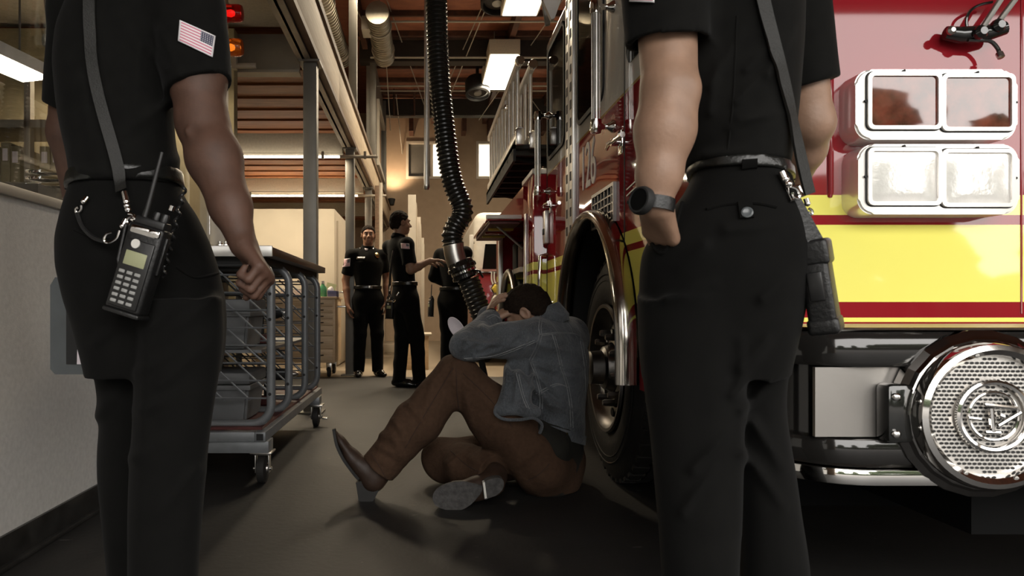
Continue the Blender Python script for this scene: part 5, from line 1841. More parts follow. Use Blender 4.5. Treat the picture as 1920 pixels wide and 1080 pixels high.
struct('floor', box(-6, 13.2, DOOR_Y, BACK + .2, -.1, 0), 'floor')
struct('ground', box(-300, 300, -600, DOOR_Y, -.12, -.02), 'apron')


def setting():
    # back wall with two high windows
    w1, w2 = (-.43, .80, 3.88, 4.78), (1.25, 2.6, 3.88, 4.78)
    bm = None
    xs = [-6, w1[0], w1[1], w2[0], w2[1], 13.2]
    for i in range(5):
        if i in (1, 3):
            bm = box(xs[i], xs[i + 1], BACK, BACK + .2, 0, 3.88, bm=bm)
            bm = box(xs[i], xs[i + 1], BACK, BACK + .2, 4.78, CEIL + .3, bm=bm)
        else:
            bm = box(xs[i], xs[i + 1], BACK, BACK + .2, 0, CEIL + .3, bm=bm)
    struct('wall_back', bm, 'wall_back')
    fro = M('frosted_pane', (.8, .74, .6), .6, 0, .05, trans=.6)
    shade = M('grey_blind', (.12, .115, .105), .8, 0, .05)
    for n, (a, b, c, d) in enumerate((w1, w2), 1):
        wo = E('window_%d' % n, None, None, ((a + b) / 2, BACK, c), kind='structure')
        ob('frame', ring_prism([(a, BACK - .03, c), (b, BACK - .03, c), (b, BACK - .03, d), (a, BACK - .03, d)], [(a + .06, BACK - .03, c + .06), (b - .06, BACK - .03, c + .06), (b - .06, BACK - .03, d - .06), (a + .06, BACK - .03, d - .06)], (0, .12, 0)), 'trim', wo)
        m = (a + b) / 2
        ob('mullion', box(m - .03, m + .03, BACK - .02, BACK + .06, c, d), 'trim', wo)
        ob('pane', box(a + .05, m - .03, BACK + .04, BACK + .055, c + .05, d - .05), shade if n == 1 else fro, wo)
        ob('pane', box(m + .03, b - .05, BACK + .04, BACK + .055, c + .05, d - .05), fro, wo)
    struct('wall_right', box(13.0, 13.2, DOOR_Y, BACK, 0, CEIL + .3), 'wall')
    struct('wall_far_left', box(-6.2, -6, DOOR_Y, BACK, 0, CEIL + .3), 'wall')
    # front wall around the open bay door
    bm = box(-6, DOOR_X0, DOOR_Y - .2, DOOR_Y, 0, CEIL + .3)
    box(6.0, 6.5, DOOR_Y - .2, DOOR_Y, 0, DOOR_Z, bm=bm)
    box(DOOR_X1, 13.2, DOOR_Y - .2, DOOR_Y, 0, CEIL + .3, bm=bm)
    box(DOOR_X0, DOOR_X1, DOOR_Y - .2, DOOR_Y, DOOR_Z, CEIL + .3, bm=bm)
    struct('wall_front', bm, 'wall')
    # roof: plywood sheets between purlins, deep girders
    c = E('ceiling', None, None, (1, 8, CEIL), kind='structure')
    ob('roof_deck', box(-6.2, 13.2, DOOR_Y - .2, BACK + .2, CEIL + .1, CEIL + .2), 'ply', c)
    sheet = None
    for iy in range(14):
        for ix in range(5):
            x0, y0 = -1.0 + ix * 1.22, 7.0 + iy * .81
            if y0 + .8 > BACK:
                continue
            bm = box(x0 + .02, x0 + 1.2, y0 + .015, y0 + .795, CEIL + .07, CEIL + .1)
            ob('plywood_sheet', bm, 'ply', c, smooth=False)
    for iy in range(14):
        y = 7.0 + iy * .81
        ob('purlin', box(-1.1, 5, y - .022, y + .022, CEIL - .02, CEIL + .1), 'purlin', c, smooth=False)
    for x in (.22 + 1.22 * k for k in range(-1, 4)):
        ob('sub_purlin', box(x - .045, x + .045, 6.5, BACK, CEIL - .16, CEIL + .1), 'purlin', c, smooth=False)
    for y, z in ((8.6, 5.0), (12.1, 5.0), (15.5, 5.0)):
        ob('girder', box(-1.1, 5, y - .02, y + .22, z, CEIL), 'beam_dark', c, smooth=False)
    for k in range(7):
        x = -.3 + k * .62
        ob('rafter_tail', box(x - .05, x + .05, BACK - .5, BACK, CEIL - .45, CEIL - .1), 'purlin', c, smooth=False)
    # sprinkler pipes and brace rods under the roof
    pr = E('trim_1', None, None, (1, 12, 5.3), kind='structure')
    for y, z in ((10.9, 5.2), (11.9, 5.0), (14.4, 5.2), (13.6, 5.05)):
        ob('pipe', cyl((-.9, y, z), (4.6, y, z), .018, 8), 'steel_lt', pr)
    for a, b in (((-1.35, 9.2, 5.5), (-.65, 11.7, 4.9)), ((-.75, 9.2, 5.55), (-.0, 15, 5.1)), ((1.1, 9.3, 5.5), (.3, 14.4, 4.95)), ((.95, 10.4, 5.3), (.25, 15.3, 4.6)), ((2.2, 10, 5.5), (1.2, 15.5, 4.9)), ((-.62, 11, 5.2), (-.72, 15.2, 4.6)), ((-.55, 14, 5), (-.52, 17.5, 4.4)), ((1.4, 13, 5.4), (2.6, 15.5, 5.0))):
        ob('brace_rod', cyl(a, b, .009, 6), 'steel_lt', pr)
    ob('conduit', tube([(-.62, 14.6, 5.3), (-.62, 14.6, 4.75), (-.2, 14.6, 4.75), (-.2, 14.6, 5.3)], .022, 8), 'purlin', pr)


def mezzanine():
    m = E('mezzanine', None, None, (-2.4, 9, 2.7), kind='structure')
    Z = 2.71
    x0, x1 = -.97, -.87
    ys, ye = 2.0, BACK
    bm = box(x0, x1, ys, ye, Z, Z + .012)
    box(-.93, -.91, ys, ye, Z, Z + .3, bm=bm)
    box(x0, x1, ys, ye, Z + .29, Z + .3, bm=bm)
    ob('edge_beam', bm, 'steel_lt', m)
    y = ys
    while y < ye:
        e = min(y + 2.44, ye)
        ob('fascia_board', box(-.845, -.82, y + .004, e - .004, 2.78, 3.13, .004), 'fascia', m)
        y = e
    ob('fascia_cap', box(-.87, -.795, ys, ye, 3.13, 3.19), 'fascia_dark', m)
    ob('fascia_strip', box(-.87, -.815, ys, ye, 2.735, 2.78), 'fascia_dark', m)
    for i, yc in enumerate((5.5, 8.5, 11.3, 13.9)):
        xp = -.885 if i else -.877
        w = .052
        bm = box(xp - w, xp + w, yc - w, yc + w, .0, Z, .006)
        ob('column', bm, 'steel_gray', m)
        ob('base_plate', box(xp - .1, xp + .1, yc - .1, yc + .1, 0, .015, .003), 'steel_gray', m)
        ob('column_cap', box(xp - .08, xp + .08, yc - .09, yc + .09, Z - .015, Z), 'steel_gray', m)
    # upper posts
    for yc in (8.8, 12.2, 15.5):
        ob('upper_column', box(-.93, -.83, yc - .05, yc + .05, 3.19, CEIL - .05, .004), 'steel_gray', m)
    # cross beams and joists
    beams = (5.55, 8.55, 11.4, 14.2)
    for i, yb in enumerate(beams):
        bm = box(-5.9, -.97, yb - .06, yb + .06, Z - .075, Z - .055)
        box(-5.9, -.97, yb - .008, yb + .008, Z - .06, Z + .24, bm=bm)
        ob('cross_beam', bm, 'steel_lt' if i == 0 else 'soffit', m)
        if i:
            ob('beam_casing', box(-5.9, -.98, yb - .05, yb + .05, Z - .05, Z + .24), 'soffit', m)
    ob('soffit', box(-5.9, -.97, ys, 5.4, Z + .24, Z + .27), 'soffit', m)
    ob('deck', box(-5.9, -.88, 5.4, BACK, Z + .36, Z + .4), 'joist', m)
    y = 5.8
    k = 0
    while y < 17.5:
        if all(abs(y - b) > .12 for b in beams):
            ob('joist', box(-5.8, -.98, y - .066, y + .066, Z + .16 + .01 * (k % 3), Z + .36), 'joist', m, smooth=False)
        y += .14
        k += 1
    # the shell behind and above
    ob('upper_deck_edge', box(-5.9, -.88, ys, BACK, 3.11, 3.15), 'soffit', m)
    struct('wall_left_back', box(-5.9, -.93, BACK - .15, BACK - .02, 0, 2.7), 'wall')


def mezz_lights():
    g = 'tube lights under the mezzanine'
    for i, (x0, x1, y, z, lab) in enumerate(((-2.7, -1.62, 4.95, 2.5, 'added tube light brightening the plaster soffit, unseen behind the left firefighter'), (-2.6, -1.0, 8.42, 2.6, 'slim tube light under the mezzanine on the nearer cross beam'), (-2.95, -1.05, 11.25, 2.58, 'slim tube light under the mezzanine on the farther cross beam'))):  # the first tube is added, out of sight, to brighten the soffit
        t = E('tube_light', lab, 'light', (x0, y, z), group=g)
        ob('tube', tube([(x0, y, z), (x1, y, z)], .015, 10), 'glow2', t)
        ob('guard', tube([(x1, y, z), (x1 + .45, y, z + .0)], .02, 8), 'steel_lt', t)
        area('tube_glow', ((x0 + x1) / 2, y, z - .03), (0, 0, 0), x1 - x0, .03, (16, 60, 45)[i], (1, .84, .6))
        for x in (x0 + .2, x1 - .2, x1 + .3):
            ob('hanger', box(x - .015, x + .015, y - .02, y + .02, z - .025, z + .06), 'steel_lt', t)
    p = E('round_lamp', 'small bright round lamp hanging low over the pale partition', 'lamp', P(452, 386, 11.8))
    c = P(452, 384, 11.8)
    ob('shade', lathe([(.03, .1), (.05, .09), (.14, 0), (.135, 0), (.045, .08), (.03, .08)], c, (-.3, 0, 1), 20), 'white', p)
    ob('bulb', lathe([(0, 0), (.12, .005), (.1, .03), (0, .05)], c, (-.3, 0, 1), 20), 'glow', p)
    ob('stem', cyl(c + Vector((-.03, 0, .09)), Vector((c.x - .03, c.y, 2.9)), .01, 8), 'black', p)


ORD = 'first second third fourth fifth sixth seventh eighth ninth tenth eleventh twelfth thirteenth fourteenth fifteenth sixteenth seventeenth eighteenth nineteenth twentieth'.split()


def half_wall():
    y1 = 4.62
    w = struct('wall_left', box(WALL_X - .12, WALL_X, -1.5, y1, 0, 1.17), 'half_wall')
    struct('trim_2', box(WALL_X - .14, WALL_X + .015, -1.5, y1, 1.17, 1.205, .004), 'steel_lt')
    bm = box(WALL_X, WALL_X + .012, -1.5, y1, .0, .105, .002)
    box(WALL_X, WALL_X + .03, -1.5, y1, 0, .018, .004, bm=bm)
    struct('baseboard_left', bm, 'base')
    g = E('window_3', None, None, (WALL_X, 2, 1.2), kind='structure')
    ob('pane', box(WALL_X - .066, WALL_X - .06, -1.4, y1 - .05, 1.2, 2.94), 'clear', g)
    ob('head_rail', box(WALL_X - .1, WALL_X - .02, -1.5, y1, 2.9, 2.95), 'steel_gray', g)
    p = struct('trim_3', box(WALL_X - .1, WALL_X + .02, y1, y1 + .1, 0, 2.95, .004), 'trim')
    # the office behind the glass
    struct('wall_office_back', box(-5.0, -4.9, -1.5, 5.4, 0, 2.9), 'room')
    struct('wall_office_side', box(-5.0, WALL_X - .1, 5.3, 5.4, 0, 2.9), 'room')
    s = E('file_shelf', 'tall grey shelving of pale binders seen through the office glass', 'shelf', (-2.9, 4.6, 0))
    for x in (-4.2, -3.6, -3.0, -2.55, -2.1):
        ob('upright', box(x - .02, x + .02, 4.55, 4.6, 0, 2.3), 'steel_lt', s)
    for z in (1.25, 1.62, 2.02):
        ob('shelf_board', box(-4.3, -1.9, 4.55, 4.95, z - .05, z), 'steel_lt', s)
    random.seed(3)
    n = 0
    for z in (1.25, 1.62):
        x = -3.0
        cnt = 0
        while x < -1.98:
            wd = random.uniform(.055, .085)
            if any(abs(x + wd / 2 - u) < .06 for u in (-3.0, -2.55, -2.1)):
                x += .03
                continue
            hgt = random.uniform(.2, .27)
            b = box(x, x + wd * .92, 4.604, 4.85, z + .002, z + hgt, .004)
            o = ob('binder', b, 'olivebox', None)
            o['label'] = 'pale binder on the %s office shelf, %s from its left end' % ('lower' if z < 1.5 else 'upper', ORD[cnt])
            cnt += 1
            o['category'] = 'binder'
            o['group'] = 'binders on the office shelving'
            ob('spine_label', box(x + wd * .2, x + wd * .72, 4.601, 4.604, z + hgt * .55, z + hgt * .85), 'paper', o)
            x += wd
            n += 1
    l = E('ceiling_light', 'long bright light fixture hanging in the glazed office', 'light', P(40, 130, 3.2))
    a, b2 = P(-40, 88, 3.0), P(96, 150, 3.6)
    d = (b2 - a)
    w2 = Vector((0, .34, 0))
    z = Vector((0, 0, .0))
    q = [a, b2, b2 + Vector((-.17, .05, .0)), a + Vector((-.17, .05, .0))]
    ob('housing', prism([v + Vector((0, 0, .01)) for v in q], (0, 0, .06)), 'white', l)
    ob('diffuser', prism([v + (sum(q, Vector()) / 4 - v) * .06 for v in q], (0, 0, .012)), 'glow_office', l)
    for k in (.25, .75):
        c = a.lerp(b2, k) + Vector((-.08, 0, .06))
        ob('hanging_rod', cyl(c, (c.x, c.y, 2.9), .006, 6), 'steel_gray', l)
    for x in (88, 104):
        pts = [P(x + 2 * math.sin(k * 1.3), -60 + 17 * k, 2.6) for k in range(9)]
        rp = E('rope', 'white rope hanging in the office, %s' % ('nearer the wall' if x == 88 else 'beside the firefighter\'s shoulder'), 'rope', pts[0], group='hanging ropes')
        ob('cord', tube(catmull(pts, 3), .0105, 8), 'rope', rp)
        ob('knot', lathe([(0, -.03), (.015, -.02), (.018, 0), (.014, .02), (0, .025)], pts[-1], (0, 0, 1), 10), 'rope', rp)
    t = E('glass_case', 'stack of clear glass trays on the ledge behind the half wall', 'tray', P(105, 345, 2.75))
    for k in range(3):
        c = P(112, 352 - 12 * k, 2.9)
        ob('tray', box(c.x - .09, c.x + .09, c.y - .1, c.y + .1, c.z - .01, c.z + .004, .003), 'clear', t)
    ob('tray_stand', box(-1.72, -1.5, 2.75, 3.05, 1.1, P(112, 356, 2.9).z), 'steel_lt', t)


def beacons():
    for y, col, lab in ((25, 'redlens', 'red warning beacon high on the pale post above the cart'), (89, 'amber', 'amber warning beacon on the pale post below the red one')):
        c = P(420, y, 4.58)
        t = E('warning_beacon', lab, 'beacon', c)
        ob('lens', lathe([(0, 0), (.052, 0), (.058, .01), (.056, .1), (.048, .118), (0, .122)], c, (1, 0, 0), 24), col, t)
        ob('lens_bulb', lathe([(0, .02), (.012, .02), (.016, .05), (.01, .07), (0, .075)], c, (1, 0, 0), 14), M('beacon_bulb_' + col, (.8, .3, .1), .4, 0, 0, emit=((1, .05, .04) if col == 'redlens' else (1, .45, .08)), es=1.5), t)
        ob('base', lathe([(0, -.03), (.055, -.03), (.062, -.02), (.062, .004), (0, .004)], c, (1, 0, 0), 24), 'black', t)
        ob('bracket', box(c.x - .07, c.x - .02, c.y - .04, c.y + .06, c.z - .05, c.z + .05, .004), 'steel_gray', t)
    t = E('junction_box', 'grey junction box on the pale post beside the red beacon', 'box', P(386, 14, 4.6))
    c = P(384, 8, 4.56)
    ob('box_body', box(c.x - .05, c.x + .04, c.y - .04, c.y + .06, c.z - .08, c.z + .06, .006), 'steel_gray', t)
    ob('cover', box(c.x - .04, c.x + .03, c.y - .05, c.y - .04, c.z - .07, c.z + .05, .003), 'steel_lt', t)
    ob('indicator', cyl((c.x, c.y - .058, c.z - .03), (c.x, c.y - .05, c.z - .03), .012, 12), 'gold', t)


def overhead():
    # troffers
    for (x0, x1, y0, y1, lab) in ((1.06, 1.56, 11.5, 13.4, 'rectangular ceiling light hanging farther back above the ladder'), (1.08, 1.6, 8.2, 10.0, 'rectangular ceiling light above the engine roof, the nearer one')):
        z = 4.92
        t = E('ceiling_light', lab, 'light', (x0, y0, z), group='box lights over the engine')
        ob('housing', box(x0, x1, y0, y1, z, z + .24, .004), 'soffit', t)
        ob('diffuser', box(x0 + .025, x1 - .025, y0 + .03, y1 - .03, z - .012, z + .004), 'glow', t)
        for x, y in ((x0 + .1, y0 + .2), (x1 - .1, y1 - .2)):
            ob('hanging_rod', cyl((x, y, z + .24), (x, y, CEIL), .008, 6), 'steel_gray', t)
        area('troffer_glow', ((x0 + x1) / 2, (y0 + y1) / 2, z - .05), (0, 0, 0), x1 - x0, y1 - y0, 150, (1, .83, .6))
    t = E('ceiling_light', 'white box light in front of the hanging ducts', 'light', (-.66, 9.6, 5.0))
    ob('housing', box(-.8, -.52, 8.4, 9.55, 5.0, 5.2, .01), 'white', t)
    ob('diffuser', box(-.78, -.54, 8.42, 9.53, 4.985, 5.004), 'glow', t)
    for y in (8.7, 9.5):
        ob('hanging_rod', cyl((-.66, y, 5.2), (-.66, y, CEIL), .008, 6), 'steel_gray', t)
    area('box_light_glow', (-.66, 8.95, 4.97), (0, 0, 0), .24, 1.1, 90, (1, .82, .58))
    # ducts
    for (x, y0, y1, z, r, lab) in ((-.66, 10.0, 11.8, 4.97, .165, 'spiral duct section hanging by the white box light'), (-1.38, 9.2, 11.9, 4.97, .15, 'spiral duct section left of the other duct, above the mezzanine')):
        t = E('spiral_duct', lab, 'duct', (x, y0, z), group='hanging ducts')
        pr = []
        n = int((y1 - y0) / .09)
        for k in range(n):
            pr += [(r, k * .09), (r, k * .09 + .078), (r + .006, k * .09 + .081), (r + .006, k * .09 + .087)]
        ob('pipe', lathe([(0, 0), (r - .02, 0)] + pr + [(r - .02, n * .09), (r - .02, 0)], (x, y0, z), (0, 1, 0), 28), 'duct', t)
        ob('end_cap', lathe([(0, 0), (r - .01, 0), (r - .01, .02), (0, .02)], (x, y0 + n * .09 - .03, z), (0, 1, 0), 24), 'steel_gray', t)
        for y in (y0 + .5, y1 - .35):
            ob('strap_hanger', tube([(x + (r + .012) * math.cos(a), y, z + (r + .012) * math.sin(a)) for a in np.linspace(0, 2 * PI, 20)[:-1]], .012, 6, closed=True), 'steel_lt', t)
            ob('hanging_rod', cyl((x, y, z + r), (x, y, CEIL), .008, 6), 'steel_gray', t)
        ob('register_box', box(x - r - .09, x - r + .04, y0 + .35, y0 + .7, z - .1, z + .1, .006), 'steel_lt', t)
    for x, y, z, lab in ((1.02, 9.9, 5.02, 'dark round exhaust fan under the roof beside the box light'), (1.0, 13.2, 4.75, 'dark round exhaust fan farther back behind the box light')):
        t = E('exhaust_fan', lab, 'fan', (x, y, z))
        ob('drum', lathe([(.2, 0), (.23, .02), (.23, .3), (.2, .34), (.17, .34), (.19, .3), (.19, .03), (.2, 0)], (x, y, z), (0, .3, 1), 24), 'black', t)
        ob('grille', lathe([(0, .08), (.18, .08), (.18, .09), (0, .09)], (x, y, z), (0, .3, 1), 20), 'beam_dark', t)
        ob('motor', lathe([(0, .02), (.07, .03), (.07, .12), (0, .12)], (x, y, z), (0, .3, 1), 16), 'steel_gray', t)
        ob('mount', cyl((x, y + .1, z + .3), (x, y + .1, CEIL), .03, 8), 'black', t)
    # upper gallery window at the left
    w = struct('wall_gallery', box(-1.0, -.9, 12.3, BACK - .02, 3.19, CEIL), 'steel_gray')
    g = E('window_4', None, None, (-.9, 14, 3.6), kind='structure')
    fr = [(-.895, 13.4, 3.5), (-.895, 16.0, 3.5), (-.895, 16.0, 4.75), (-.895, 13.4, 4.75)]
    inn = [(-.895, 13.5, 3.6), (-.895, 15.9, 3.6), (-.895, 15.9, 4.65), (-.895, 13.5, 4.65)]
    ob('frame', ring_prism(fr, inn, (.05, 0, 0)), 'trim', g)
    ob('pane', box(-.892, -.885, 13.48, 15.92, 3.58, 4.67), 'glass_dark', g)
    # uplight
    t = E('uplight', 'small bright uplight on top of the mezzanine edge at the back wall', 'light', (-.76, 16.6, 3.2))
    ob('lamp_body', lathe([(0, 0), (.06, 0), (.09, .14), (.08, .14), (.055, .02), (0, .02)], (-.76, 16.6, 3.2), (0, .2, 1), 18), 'black', t)
    ob('lamp', lathe([(0, .1), (.075, .11), (.07, .13), (0, .135)], (-.76, 16.6, 3.2), (0, .2, 1), 18), 'glow', t)
    sl = bpy.data.lights.new('uplight_beam', 'SPOT')
    sl.energy = 110
    sl.color = (1, .72, .45)
    sl.spot_size = 2.0
    sl.spot_blend = .8
    sl.shadow_soft_size = .06
    so = bpy.data.objects.new('uplight_beam', sl)
    so.location = (-.72, 16.55, 3.42)
    so.rotation_euler = (PI - .25, 0, 0)
    COL.objects.link(so)


def back_furniture():
    # pale partition booth
    struct('wall_partition', box(-3.4, -1.2, 9.5, 12.0, 0, 2.13, .004), 'partition')
    t = E('partition_door', 'flush pale door in the side of the pale partition booth', 'door', (-1.2, 10.3, 0))
    ob('leaf', box(-1.2, -1.175, 9.75, 10.75, .02, 2.0, .003), 'partition', t)
    ob('lever_handle', tube([(-1.175, 9.85, 1.02), (-1.12, 9.85, 1.02), (-1.12, 9.98, 1.02)], .012, 8), 'satin', t)
    # lockers
    for i, (x, y0, y1, z) in enumerate(((-.11, 9.75, 10.6, 2.36), (-.05, 10.75, 11.8, 2.18), (.0, 11.95, 13.2, 1.98))):
        lab = ('tall pale locker partition with a white end, nearest to the back firefighters', 'tall pale locker panel standing just behind the nearest one', 'lower pale locker panel at the end of the locker row')[i]
        t = E('locker_partition', lab, 'partition', (x, y0, 0), group='locker partitions in a row')
        ob('end_panel', box(x - .11, x, y0, y0 + .04, 0, z, .004), 'trim', t)
        ob('side_panel', box(x - .1, x - .01, y0 + .04, y1, 0, z - .03), 'partition', t)
        for k in range(3):
            yy = y0 + .06 + (y1 - y0 - .08) * k / 3
            ob('locker_door', box(x - .01, x + .008, yy, yy + (y1 - y0 - .08) / 3 - .03, .1, z - .1, .003), 'partition', t)
    t = E('plinth_box', 'low tan wooden plinth on the floor behind the back firefighters', 'box', (-.1, 9.9, 0))
    ob('plinth_body', box(-.3, .06, 9.2, 9.7, 0, .44, .008), 'cabinet', t)
    ob('plinth_top', box(-.31, .1, 9.18, 9.72, .44, .47, .005), 'partition', t)
    struct('trim_4', box(-1.15, -.1, 12.6, 13.4, 0, .16, .01), 'partition')
    struct('trim_5', box(-.76, -.66, 11.0, 11.1, 0, 2.7, .004), 'fascia_dark')
    struct('trim_6', cyl((-.62, 10.2, 0), (-.62, 10.2, 2.6), .025, 10), 'trim')
    # drawer cabinet
    Y = 8.2
    t = E('drawer_cabinet', 'birch drawer cabinet on casters behind the grey cart', 'cabinet', (-1.5, Y, 0))
    x0, x1, z0, z1 = -2.0, -1.03, .17, .91
    ob('carcass', box(x0, x1, Y + .02, Y + .62, z0, z1, .004), 'cabinet', t)
    ob('cabinet_top', box(x0 - .01, x1 + .02, Y - .01, Y + .64, z1, z1 + .025, .004), 'cabinet', t)
    zs = [.19, .33, .48, .6, .675, .745, .82, .9]
    for a, b in zip(zs, zs[1:]):
        for xa, xb in ((x0 + .01, -1.53), (-1.52, x1 - .025)):
            d = ob('drawer', box(xa, xb, Y, Y + .03, a + .004, b - .004, .003), 'cabinet', t)
            xm = xb - .16
            ob('drawer_pull', tube([(xm - .05, Y, (a + b) / 2), (xm - .05, Y - .025, (a + b) / 2), (xm + .05, Y - .025, (a + b) / 2), (xm + .05, Y, (a + b) / 2)], .006, 6), 'black', d)
    ob('push_handle', tube([(x1, Y + .2, .82), (x1 + .12, Y + .2, .82), (x1 + .12, Y + .5, .82), (x1, Y + .5, .82)], .012, 8), 'chrome', t)
    for x in (x0 + .08, x1 - .08):
        for y in (Y + .1, Y + .54):
            cw = ob('caster', lathe([(0, -.02), (.05, -.02), (.06, -.012), (.06, .012), (.05, .02), (0, .02)], (x, y, .06), (1, 0, 0), 20), 'rubber', t)
            ob('caster_fork', box(x - .032, x + .032, y - .02, y + .02, .075, .17, .004), 'satin', t)
    z = z1 + .025
    t = E('spray_bottle', 'green bottle standing on the birch drawer cabinet', 'bottle', (-1.17, 8.35, z))
    ob('bottle_body', lathe([(0, 0), (.045, 0), (.048, .01), (.045, .11), (.02, .14), (.018, .155), (0, .155)], (-1.19, 8.35, z), (0, 0, 1), 18), 'green', t)
    ob('bottle_cap', lathe([(0, 0), (.02, 0), (.02, .03), (0, .03)], (-1.19, 8.35, z + .155), (0, 0, 1), 14), 'white', t)
    t = E('tissue_box', 'blue box with a white tissue on the birch cabinet', 'box', (-1.08, 8.35, z))
    ob('carton', box(-1.13, -1.02, 8.28, 8.5, z, z + .07, .003), 'blue', t)
    ob('tissue', lathe([(.035, 0), (.04, .02), (.02, .05), (0, .06)], (-1.1, 8.33, z + .065), (.3, -.2, 1), 10), 'paper', t)
    t = E('paper_carton', 'white carton lying on the birch cabinet behind the cart wires', 'box', (-1.5, 8.35, z))
    ob('carton', box(-1.68, -1.4, 8.3, 8.5, z, z + .09, .004), 'paper', t)
    ob('carton_lid', box(-1.685, -1.395, 8.295, 8.505, z + .08, z + .1, .003), 'white', t)
    t = E('notice_sheet', 'pale sheet leaning behind the green bottle on the cabinet', 'paper', (-1.12, 8.5, z))
    ob('sheet', box(-.07, .05, -.002, .002, 0, .17, mx=Matrix.Translation((-1.14, 8.52, z)) @ Matrix.Rotation(-.2, 4, 'X') @ Matrix.Rotation(.25, 4, 'Y')), 'screen', t)


def cart():
    X1, X0 = -.72, -1.25
    t = E('supply_cart', 'grey tubular rolling cart with wire dividers behind the left firefighter', 'cart', (-1, 4, 0))
    r = .021
    ys = (3.34, 3.78, 4.29, 4.79)
    for k, y in enumerate(ys):
        zt, zb, b = 1.03, .268, .09
        pts = []
        for cx, cz, a0 in ((X1 - b, zt - b, PI / 2), (X1 - b, zb + b, 0), (X0 + b, zb + b, -PI / 2), (X0 + b, zt - b, -PI)):
            for q in range(6):
                a = a0 - q / 5 * PI / 2
                pts.append((cx + b * math.cos(a), y, cz + b * math.sin(a)))
        d = ob('divider', tube(pts, r, 12, closed=True), 'cart', t)
        wr = .0048
        zz = zt - .06
        while zz > zb + .05:
            ob('wire', tube([(X0, y, zz), (X1, y, zz)], wr, 6), 'cart', d)
            zz -= .083
        for q in range(-5, 5):
            xa = X0 + .02 + q * .125
            p0 = [xa, zt - .03]
            p1 = [xa + .66, zt - .03 - .62]
            t0, t1 = 0, 1
            if p0[0] < X0:
                t0 = (X0 - p0[0]) / .66
            if p1[0] > X1:
                t1 = (X1 - p0[0]) / .66
            if t1 - t0 < .1:
                continue
            ob('wire', tube([(p0[0] + .66 * t0, y + .008, p0[1] - .62 * t0), (p0[0] + .66 * t1, y + .008, p0[1] - .62 * t1)], wr, 6), 'cart', d)
        for z in (.41, .88, .76):
            ob('bolt', lathe([(0, 0), (.008, 0), (.007, .004), (0, .005)], (X1 - .002, y - r, z), (0, -1, 0), 10), 'black', d)
    # base frame
    bm = box(X1 - .05, X1 + .0, 3.22, 5.0, .205, .25, .003)
    ob('side_rail', bm, 'cart', t)
    ob('side_rail', box(X0, X0 + .05, 3.22, 5.0, .205, .25, .003), 'cart', t)
    for y in (3.22, 3.72, 4.24, 4.95):
        ob('cross_rail', box(X0, X1 - .05, y, y + .05, .205, .25, .003), 'cart', t)
    ob('rail_end', box(X1 - .04, X1 - .01, 3.216, 3.222, .213, .242), 'black', t)
    ob('under_channel', box(X0, X1 + .01, 3.24, 3.34, .15, .205, .003), 'cart', t)
    ob('under_channel', box(X0, X1 + .01, 4.82, 4.92, .15, .205, .003), 'cart', t)
    ob('deck_board', box(X0 + .01, X1 - .03, 3.28, 4.98, .25, .262), 'maroon', t)
    ob('mid_shelf', box(X0 + .01, X1 - .05, 3.36, 4.78, .60, .615), 'cart', t)
    ob('tabletop', box(X0 - .05, X1 + .025, 3.26, 5.0, 1.055, 1.095, .004), 'darkwood', t)
    ob('top_edge', box(X0 - .05, X1 + .025, 3.245, 3.262, 1.05, 1.1, .003), 'alum', t)
    ob('under_top', box(X0, X1 - .03, 3.3, 4.96, 1.02, 1.055), 'black', t)
    for x, y in ((X1 - .03, 3.30), (X1 - .02, 4.87), (X0 + .03, 3.30), (X0 + .03, 4.87)):
        c = ob('caster', lathe([(.0, -.021), (.05, -.021), (.066, -.016), (.068, 0), (.066, .016), (.05, .021), (0, .021)], (x, y, .068), (1, 0, 0), 28), 'rubber', t)
        ob('hub', lathe([(0, -.028), (.022, -.028), (.026, -.02), (.026, .02), (.022, .028), (0, .028)], (x, y, .068), (1, 0, 0), 18), 'satin', c)
        bm = box(x - .034, x - .028, y - .02, y + .02, .05, .14, .002)
        box(x + .028, x + .034, y - .02, y + .02, .05, .14, .002, bm=bm)
        box(x - .036, x + .036, y - .03, y + .03, .134, .142, .002, bm=bm)
        ob('caster_fork', bm, 'satin', t)
        ob('caster_plate', box(x - .05, x + .05, y - .05, y + .05, .142, .151, .003), 'satin', t)
        ob('axle_bolt', cyl((x - .043, y, .068), (x + .043, y, .068), .009, 10), 'satin', t)
    ob('brake_lever', box(X1 + .02, X1 + .06, 4.85, 4.9, .05, .06, .003), 'satin', t)
    # totes
    for z, lab in ((.615, 'grey plastic tote on the middle shelf of the cart'), (.262, 'grey plastic tote on the bottom deck of the cart')):
        z += .002
        k = E('storage_tote', lab, 'tote', (-1.03, 3.55, z), group='totes in the cart')
        x0, x1, y0, y1, h = -1.21, -.84, 3.40, 3.74, .19
        bm = bmesh.new()
        a = [bm.verts.new(v) for v in ((x0 + .02, y0 + .02, z), (x1 - .02, y0 + .02, z), (x1 - .02, y1 - .02, z), (x0 + .02, y1 - .02, z))]
        b = [bm.verts.new(v) for v in ((x0, y0, z + h), (x1, y0, z + h), (x1, y1, z + h), (x0, y1, z + h))]
        bm.faces.new(a)
        bm.faces.new(b)
        for i in range(4):
            bm.faces.new((a[i], a[(i + 1) % 4], b[(i + 1) % 4], b[i]))
        bmesh.ops.bevel(bm, geom=bm.edges[:], offset=.012, segments=2, affect='EDGES')
        ob('tub', bm, 'tote', k)
        ob('rim', box(x0 - .01, x1 + .01, y0 - .01, y1 + .01, z + h - .035, z + h - .01, .005), 'tote', k)
        ob('lid', box(x0 - .008, x1 + .008, y0 - .008, y1 + .008, z + h - .008, z + h + .05, .012), 'tote', k)
